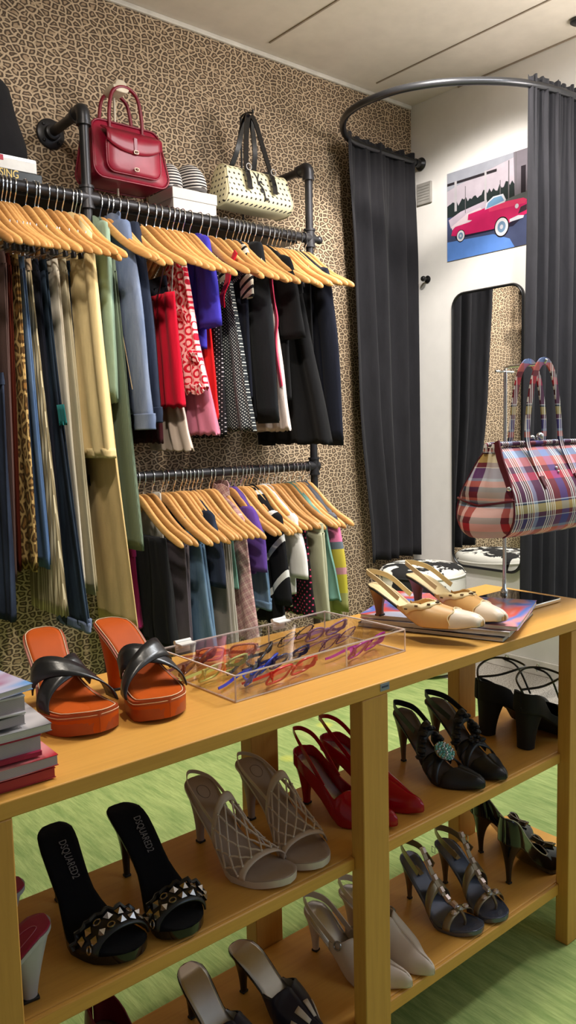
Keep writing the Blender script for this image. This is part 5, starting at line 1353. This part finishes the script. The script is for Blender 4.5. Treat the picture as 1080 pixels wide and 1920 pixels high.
# black satin sandals with jewelled buckle
m_bsat = M_plain('black_satin', c(26, 28, 36), .42, vary=.06); m_brn = M_plain('brown_insole', c(92, 74, 62), .45); m_gem = M_plain('aqua_crystal', c(126, 196, 190), .06, .6, vary=.2); m_gem2 = M_plain('clear_crystal', c(206, 216, 222), .05, .7)
m_heelb = M_plain('bronze_heel', c(96, 78, 58), .35, .3)
for nm, B, T, side in (('left', (1.206, 1.102), (1.203, .882), -1), ('right', (1.304, 1.100), (1.278, .876), 1)):
    r, L = shoe_root('satin_sandal', ('black satin sandal with a round aqua crystal brooch on the middle shelf' if side < 0 else 'black satin sandal without visible brooch beside the chunky platforms'), B, T, .425, 'black satin sandals on the middle shelf')
    F = Foot(L, .100, .0, .040, 'almond', side, .004, .66)
    base_shoe(r, F, m_bsat, m_brn, m_heelb, 'stiletto', .0045, .0045, .022, m_rub, .044, .93)
    upper_geo(F, .745, lambda u: .004, .70, .72, .001).build('toe_cap', m_bsat, r, smooth_deg=180, solid=.0018)
    for u0, u1, w, k, nm_ in ((.66, .52, .014, .85, 'vamp_strap'), (.52, .66, .014, .88, 'vamp_strap'), (.30, .34, .018, .95, 'ankle_strap')):
        strap_geo(F, u0 + (.1 if u0 < .35 else 0), u1 + (.1 if u0 < .35 else 0), w, k*.85, out=.003).build(nm_, m_bsat, r, smooth_deg=180, solid=.002)
    back_strap(F, .36, F.h(.36) + .035, F.h(0) + .010, .012, .0018).build('heel_strap', m_bsat, r)
    rr = G()
    for th_ in range(17):
        t = th_/16; p = F.P(.44 + .03*math.sin(9*t), lerp(.15, PI - .15, t), .82, .005 + .003*math.sin(th_*2.4)); rr.ball(p, .0085 + .0015*math.sin(th_*1.9), 7, (1.2, .9, .6))
    rr.build('ruffle', m_bsat, r, smooth_deg=50)
    if side < 0:
        ctr = F.P(.62, PI*.52, .9, .010); nrm = Vector((.55, 0.0, .83)).normalized(); tx = nrm.cross(Vector((0, 1, 0))).normalized(); ty = Vector((0, 1, 0))
        for ring, n_ in ((0, 1), (.0065, 6), (.0125, 12), (.0185, 18)):
            for q in range(n_):
                a = 2*PI*q/n_ + ring*40; p = ctr + tx*ring*math.cos(a) + ty*ring*math.sin(a) + nrm*(.007 - ring*.2)
                G().ball(p, .0034, 6).build('crystal', m_gem if (q + int(ring*1000)) % 3 else m_gem2, r, smooth_deg=0)
        part_label(G().rings([[ctr + (tx*math.cos(a) + ty*math.sin(a))*rr_ + nrm*h_ for a in [2*PI*q/24 for q in range(24)]] for rr_, h_ in ((.021, -.001), (.0215, .002), (.012, .004), (.002, .005))]).build('brooch_base', m_silver, r, smooth_deg=60), 'round silver brooch base')
    else:
        g = G()
        for q in range(9):
            a = 2*PI*q/9; p = F.P(.60, PI*.5, .88, .006); g.ball(p + Vector((.013*math.cos(a), .014*math.sin(a), .002*math.cos(2*a))), .006, 6, (1, 1, .6))
        g.build('satin_bow', m_bsat, r, smooth_deg=40)

# black platform sandals seen from behind
m_bsu = M_plain('black_suede', c(20, 17, 17), .8, vary=.08)
for nm, B, T, lb in (('near', (1.425, .945), (1.625, .945), 'nearer chunky black platform shoe with thick block heel by the right leg'), ('far', (1.432, 1.062), (1.635, 1.012), 'farther chunky black platform shoe behind its twin on the middle shelf')):
    r, L = shoe_root('platform_shoe', lb, B, T, .425, 'chunky black platforms on the middle shelf')
    side = 1 if nm == 'near' else -1
    F = Foot(L, .080, .022, .043, 'round', side, .006, .70)
    base_shoe(r, F, m_bsu, m_blkl, m_bsu, 'block', .017, .018, .024, None, .062, .9)
    upper_geo(F, .66, lambda u: .034 if u < .3 else lerp(.034, .012, smooth((u - .3)/.12)), 0.0, .95).build('upper', m_bsu, r, smooth_deg=180, solid=.002)
    a = G(); zb = F.h(0) + .046
    a.tube(spline([(.008, .0, F.h(0) + .034), (.0, .0, zb), (.03, .032, zb + .012), (.075, .040, zb + .022), (.115, .022, zb + .018), (.12, -.02, zb + .012), (.08, -.040, zb + .016), (.03, -.032, zb + .008), (.0, .0, zb)], 6), .0026, 7)
    a.build('ankle_strap', m_blkl, r)
    G().tube(spline([(.10, .035, zb + .02), (.125, .01, zb - .0), (.155, 0, F.h(.7) + .042)], 5), .0024, 7).build('instep_strap', m_blkl, r)
    G().tube([(.11 + .006*math.cos(q), .031, zb + .018 + .008*math.sin(q)) for q in [2*PI*k/10 for k in range(10)]], .0012, 5, True).build('buckle', m_silver, r)

# bottom shelf: silver lined sandals
m_mirs = M_plain('silver_metallic_leather', c(206, 202, 200), .30, .9, vary=.05); m_bw_toe = M_plain('blue_black_leather', c(28, 28, 48), .35)
for nm, B, T, side in (('left', (.662, 1.100), (.692, .884), -1), ('right', (.757, 1.090), (.797, .882), 1)):
    r, L = shoe_root('metallic_mule', '%s silver metallic mule with dark toe on the bottom shelf' % ('left-hand' if side < 0 else 'right-hand'), B, T, .132, 'silver metallic mules on the bottom shelf')
    F = Foot(L, .078, .0, .041, 'point', side, .004, .64)
    base_shoe(r, F, m_blkp, m_mirs, m_blkp, 'stiletto', .005, .006, .022, m_rub, .046, .95)
    upper_geo(F, .60, lambda u: lerp(.002, .026, smooth((u - .40)/.14)), .40, .95).build('upper', m_bw_toe, r, smooth_deg=180, solid=.0018)
    upper_geo(F, .64, lambda u: lerp(.001, .022, smooth((u - .38)/.14)), .40, .86, -.0012).build('lining', m_mirs, r, smooth_deg=180)
    for k in range(4):
        th = .45 + .7*k; strap_geo(F, .80, .80, .03, .95, th0=th, th1=th + .35, out=.0024, n=4).build('white_patch', m_beil, r, smooth_deg=180, solid=.001)

# cream slingbacks
m_crm = M_plain('cream_leather', c(206, 190, 178), .4, vary=.04); m_eye = M_plain('steel_eyelet', c(150, 146, 142), .25, .9)
for nm, B, T, side in (('left', (.934, 1.090), (.983, .872), -1), ('right', (1.022, 1.086), (1.048, .868), 1)):
    r, L = shoe_root('slingback_pump', '%s pointed cream slingback pump on the bottom shelf' % ('nearer' if side < 0 else 'farther'), B, T, .132, 'cream slingback pumps on the bottom shelf')
    F = Foot(L, .078, .0, .042, 'point', side, .004, .64)
    base_shoe(r, F, m_crm, m_mirs, m_crm, 'stiletto', .0055, .006, .022, m_rub, .046, .92)
    upper_geo(F, .53, lambda u: lerp(.010, .034, smooth((u - .34)/.12)), .34, .92).build('upper', m_crm, r, smooth_deg=180, solid=.0018)
    back_strap(F, .40, F.h(.40) + .022, F.h(0) + .014, .012, .002).build('heel_strap', m_crm, r)
    for th in (.42, PI - .42):
        p = F.P(.43, th, .98, .004); n_ = Vector((0, math.cos(th), math.sin(th))); t1 = Vector((1, 0, 0)); t2 = n_.cross(t1)
        G().tube([p + (t1*math.cos(q) + t2*math.sin(q))*.007 for q in [2*PI*k/16 for k in range(16)]], .0016, 6, True).build('eyelet', m_eye, r)
    for th in (.5,): G().tube([F.P(u, PI/2, .98, .002) for u in (.64, .68, .72, .78, .86, .94, .98)], .0007, 5).build('centre_seam', m_beil, r)

# silver T-strap jewelled sandals
m_pew = M_plain('pewter_leather', c(96, 100, 118), .22, .55, vary=.06); m_ts = M_plain('dull_gold_strap', c(142, 124, 100), .35, .6); m_cry = M_plain('pink_crystal', c(226, 206, 204), .05, .55, vary=.1)
for nm, B, T, side in (('left', (1.199, 1.080), (1.197, .884), -1), ('right', (1.294, 1.066), (1.277, .876), 1)):
    r, L = shoe_root('jewelled_sandal', '%s pewter T-strap sandal with row of square crystals on the bottom shelf' % ('left-hand' if side < 0 else 'right-hand'), B, T, .132, 'crystal T-strap sandals on the bottom shelf')
    F = Foot(L, .086, .004, .039, 'round', side, .004, .66)
    base_shoe(r, F, m_pew, m_pew, m_heelb, 'stiletto', .0042, .0045, .02, m_rub, .04, .97)
    strap_geo(F, .74, .76, .014, .70, out=.002).build('toe_strap', m_ts, r, smooth_deg=180, solid=.0018)
    strap_geo(F, .50, .52, .016, .82, out=.002).build('instep_strap', m_ts, r, smooth_deg=180, solid=.0018)
    back_strap(F, .36, F.h(.36) + .040, F.h(0) + .022, .013, .0018).build('ankle_strap', m_ts, r)
    spine = [F.P(u, PI/2, k, .004) + Vector((0, 0, 0)) for u, k in ((.30, .92), (.38, .88), (.48, .82), (.58, .78), (.66, .74), (.76, .68))]
    G().strap(spline(spine, 4), .010, .002, Vector((0, 1, 0))).build('centre_strap', m_ts, r)
    sp = spline(spine, 6); n_ = len(sp)
    for q in range(6):
        p = sp[int((q + .5)/6*(n_ - 1))]; d_ = (sp[min(n_ - 1, int((q + .5)/6*(n_-1)) + 1)] - p).normalized()
        G().box(p + Vector((0, 0, .004)), (.0145, .011, .007), ry=-math.atan2(d_.z, d_.x), taper=.7).build('crystal', m_cry, r, smooth_deg=0)
    for s_ in (-1, 0, 1):
        p = F.P(.765, PI/2 + s_*.42, .70, .006); G().ball(p, .0065, 7, (1, 1, .7)).build('crystal', m_cry if s_ else m_gem2, r, smooth_deg=0)
    p = F.P(.74, PI/2, .70, .002); G().tube(spline([p, p + Vector((.012, 0, -.002)), p + Vector((.018, .002, -.016)), Vector((p.x + .016, p.y + .003, F.h(.84) + .001))], 4), .003, 6).build('toe_post', m_ts, r)
    G().tube([(.06 + .006*math.cos(q), F.w(.3)*1.02, F.h(.25) + .044 + .009*math.sin(q)) for q in [2*PI*k/4 + PI/4 for k in range(4)]], .001, 5, True).build('buckle', m_silver, r)
    G().box((.20*L, F.c(.2), F.h(.2) + .0016), (.04, .012, .0006), ry=.45).build('insole_label', m_silver, r)

# black patent pumps with bow
m_pipew = M_plain('white_piping', c(206, 200, 190), .5)
for nm, B, T, lb, side in (('near', (1.376, .951), (1.556, .941), 'nearer black patent pump with white-piped bow by the right leg', 1), ('far', (1.438, 1.080), (1.598, 1.030), 'farther black patent pump behind its twin on the bottom shelf', -1)):
    r, L = shoe_root('patent_pump', lb, B, T, .132, 'black patent pumps on the bottom shelf')
    F = Foot(L, .092, .006, .041, 'round', side, .005, .68)
    base_shoe(r, F, m_blkp, m_blkl, m_blkp, 'stiletto', .0048, .005, .02, m_rub, .042, .9)
    wall = lambda u: lerp(.052, .030, smooth(u/.3)) if u < .3 else lerp(.030, .026, smooth((u - .3)/.3))
    upper_geo(F, .72, wall, 0.0, .95).build('upper', m_blkp, r, smooth_deg=180, solid=.002)
    for s_ in (0, 1):
        pts = []
        for u in [.0, .03, .08, .15, .25, .35, .45, .55, .62, .66, .69, .71, .72]:
            H = F.ht(u)*.95; tm = math.asin(clamp(wall(u)/H, .02, .999)); near = smooth(1 - (.72 - u)/.10); tm = lerp(tm, PI/2, near**1.6)
            pts.append(F.P(u, tm if s_ == 0 else PI - tm, .95, .0022))
        G().tube(spline(pts, 3), .0011, 5).build('topline_piping', m_pipew, r)
    p = F.P(.76, PI/2, .95, .006); g = G(); g2 = G()
    for s_ in (-1, 1):
        lp = [p, p + Vector((-.008, s_*.012, .006)), p + Vector((-.004, s_*.026, .006)), p + Vector((.008, s_*.022, .003)), p]
        g.strap(spline(lp, 5), .012, .002, Vector((1, 0, .4))); g2.tube(spline([q + Vector((0, 0, .005)) for q in lp], 5), .001, 5)
        g.strap(spline([p, p + Vector((.012, s_*.010, -.002)), p + Vector((.022, s_*.016, -.008))], 4), .008, .002, Vector((0, 1, 0)))
    g.ball(p, .006, 8); g.build('bow', m_blkp, r, smooth_deg=50); g2.build('bow_piping', m_pipew, r)

# pink insole heels at the left edge
m_pk = M_plain('raspberry_insole', c(168, 36, 78), .45, vary=.05); m_wl = M_plain('pale_blue_grey_leather', c(176, 176, 184), .35)
for nm, B, T, lb, side in (('near', (.364, .924), (.15, .945), 'nearer pale grey heeled mule with raspberry insole behind the left leg', 1), ('far', (.372, 1.028), (.16, 1.045), 'farther pale grey heeled mule with raspberry insole at the left edge', -1)):
    r, L = shoe_root('raspberry_mule', lb, B, T, .425, 'raspberry-lined mules on the middle shelf')
    F = Foot(L, .082, .0, .041, 'almond', side, .006, .64)
    base_shoe(r, F, m_wl, m_pk, m_wl, 'flare', .0095, .012, .032, m_rub, .058, .95)
    strap_geo(F, .72, .62, .05, .9, out=.002).build('toe_band', m_wl, r, smooth_deg=180, solid=.002)
    pts = [(.22*L + .028*math.cos(a), F.c(.22) + .011*math.sin(a)) for a in [2*PI*k/24 for k in range(24)]]
    G().tube([Vector((x, y, F.h(clamp(x/L)) + .0016)) for x, y in pts], .0005, 5, True).build('printed_oval', M_plain('pale_pink_print', c(206, 120, 140), .5), r)

# dark red pump at the bottom left
m_dr = M_plain('dark_red_leather', c(96, 10, 22), .35)
r, L = shoe_root('court_shoe', 'dark red court shoe at the left of the bottom shelf', (.487, 1.085), (.505, .872), .132, None)
F = Foot(L, .07, .0, .041, 'almond', 1, .004, .64)
base_shoe(r, F, m_dr, m_brn, m_dr, 'stiletto', .006, .007, .024, m_rub, .048, .92)
upper_geo(F, .64, lambda u: lerp(.046, .028, smooth(u/.4)), 0.0, .95).build('upper', m_dr, r, smooth_deg=180, solid=.0018)

# tan slingback pumps on the magazines
m_tan = M_plain('tan_leather', c(208, 160, 98), .36, vary=.08); m_crml = M_plain('cream_calf', c(232, 208, 156), .38, vary=.04); m_wtoe = M_plain('white_toe_cap', c(226, 208, 186), .35); m_bheel = M_plain('brown_stacked_heel', c(122, 74, 48), .4)
ZM = TZ + MAGZ - TZ + .0016
for nm, B, T, side in (('left', (1.140, 1.112), (1.185, .872), -1), ('right', (1.275, 1.128), (1.258, .868), 1)):
    r, L = shoe_root('slingback_pump', '%s tan and cream slingback pump with white toe on the magazines' % ('nearer left' if side < 0 else 'farther right'), B, T, ZM, 'tan slingback pumps on the magazines')
    F = Foot(L, .056, .0, .038, 'square', side, .004, .62)
    base_shoe(r, F, m_blkl, m_crml, m_bheel, 'spool', .0065, .008, .026, m_rub, .05, .93)
    wl = lambda u: lerp(.003, .030, smooth((u - .36)/.16))
    upper_geo(F, .63, wl, .35, .82, .0008).build('upper', m_tan, r, smooth_deg=180, solid=.0018)
    upper_geo(F, .80, lambda u: .0, .79, .84, .0020).build('toe_cap', m_wtoe, r, smooth_deg=180, solid=.0012)
    # cream collar band with square studs along the topline
    for s_ in (0, 1):
        R = []; mid = []
        for u in [.40, .43, .46, .52, .56, .59, .61, .625, .63]:
            H = F.ht(u)*.82; tm = math.asin(clamp(wl(u)/H, .02, .999)); near = smooth(1 - (.63 - u)/.10); tm = lerp(tm, PI/2, near**1.6)
            row = []
            for dth in (0, -.12, -.24):
                ua = u + (.045*(-dth/.24) if u > .58 else .02*(-dth/.24)); th = max(.05, tm + dth*(1 if u < .6 else .3)); row.append(F.P(ua, th if s_ == 0 else PI - th, .82, .0026))
            R.append(row); mid.append(row[1])
        G().rings(R, wrap=False).build('collar_band', m_crml, r, smooth_deg=180, solid=.0016)
        for q in (1, 3, 5, 7): G().box(mid[q] + Vector((0, 0, .0012)), (.006, .006, .0024), rz=.4).build('square_stud', M_plain('dark_stud', c(92, 76, 62), .3, .8), r)
        G().tube([F.P(.79 + .012*math.cos(6*q), (q if s_ == 0 else PI - q), .84, .003) for q in [.08 + .149*k for k in range(11)]], .0012, 5).build('wing_stitching', m_crml, r)
    back_strap(F, .36, F.h(.36) + .018, F.h(0) + .022, .010, .0018, outx=-.006).build('heel_strap', m_crml, r)
# ---------------------------------------------------------------- light and camera
def spot(name, loc, tgt, power, size=70, blend=.5, col=(1, .86, .68), r=.05):
    L = bpy.data.lights.new(name, 'SPOT'); L.energy = power; L.spot_size = math.radians(size); L.spot_blend = blend; L.color = col; L.shadow_soft_size = r
    o = bpy.data.objects.new(name, L); COL.objects.link(o); o.location = loc
    o.rotation_euler = (Vector(tgt) - Vector(loc)).to_track_quat('-Z', 'Y').to_euler(); return o
def area(name, loc, tgt, power, sx, sy, col=(1, .9, .78)):
    L = bpy.data.lights.new(name, 'AREA'); L.energy = power; L.shape = 'RECTANGLE'; L.size = sx; L.size_y = sy; L.color = col
    o = bpy.data.objects.new(name, L); COL.objects.link(o); o.location = loc
    o.rotation_euler = (Vector(tgt) - Vector(loc)).to_track_quat('-Z', 'Y').to_euler(); return o
WARM = (1, .90, .77)
spot('track_spot_wall', (.55, 1.30, 2.60), (1.15, 2.6, 1.45), 28, 76, .6, WARM)
spot('clothes_fill_spot', (.72, 1.05, 2.60), (1.35, 2.25, 1.12), 120, 52, .6, WARM)  # extra fill added to lift the denim and cream garments
spot('track_spot_rack', (1.75, 1.25, 2.60), (1.85, 2.5, 1.05), 62, 72, .6, WARM)
spot('track_spot_fitting', (2.15, 1.75, 2.60), (3.0, 2.25, 1.3), 115, 92, .4, (1, .95, .89))
spot('curtain_fill_spot', (1.75, .95, 2.60), (2.9, 1.75, 1.5), 85, 50, .6, (1, .95, .9))  # extra fill added to brighten the right curtain from front left
spot('track_spot_table', (.70, 1.02, 2.60), (.72, 1.03, .7), 48, 78, .7, WARM)
spot('track_spot_table_right', (1.5, .98, 2.60), (1.5, 1.03, .7), 16, 75, .7, WARM)
area('led_panel', (2.2, .85, 2.655), (2.2, .75, 0), 54, .6, .6, (.92, .96, 1))
area('shop_window', (2.3, -1.3, 1.85), (1.0, 1.0, .4), 9, 1.2, 1.1, (.62, .80, 1))
area('ceiling_bounce_fill', (2.75, .75, 2.0), (1.9, 1.8, 2.68), 22, .5, .5, (1, .93, .86))  # unseen fill added to brighten the ceiling in place of bounced light
w = bpy.data.worlds.new('world'); scene.world = w; w.use_nodes = True
w.node_tree.nodes['Background'].inputs[0].default_value = (1, .93, .86, 1); w.node_tree.nodes['Background'].inputs[1].default_value = .16

cam = bpy.data.cameras.new('camera'); co = bpy.data.objects.new('camera', cam); COL.objects.link(co)
cam.sensor_fit = 'HORIZONTAL'; cam.sensor_width = 36.0; cam.lens = 36.0 * 1483.13 / 1080.0
cam.clip_start = .02; cam.clip_end = 60
ya, pi_, ro = .875338333, -.1017466, -.0231025937
fw = Vector((math.cos(ya)*math.cos(pi_), math.sin(ya)*math.cos(pi_), math.sin(pi_)))
rt = Vector((math.sin(ya), -math.cos(ya), 0)); up = rt.cross(fw)
r2 = rt*math.cos(ro) + up*math.sin(ro); u2 = up*math.cos(ro) - rt*math.sin(ro)
M = Matrix(((r2.x, u2.x, -fw.x, 0), (r2.y, u2.y, -fw.y, 0), (r2.z, u2.z, -fw.z, 1.12), (0, 0, 0, 1)))
co.matrix_world = M
scene.camera = co
vs = scene.view_settings; vs.view_transform = 'Standard'; vs.look = 'None'; vs.gamma = 1; vs.use_curve_mapping = False; vs.exposure = 0.0
scene.cycles.max_bounces = 8; scene.cycles.transparent_max_bounces = 24; scene.cycles.use_denoising = True
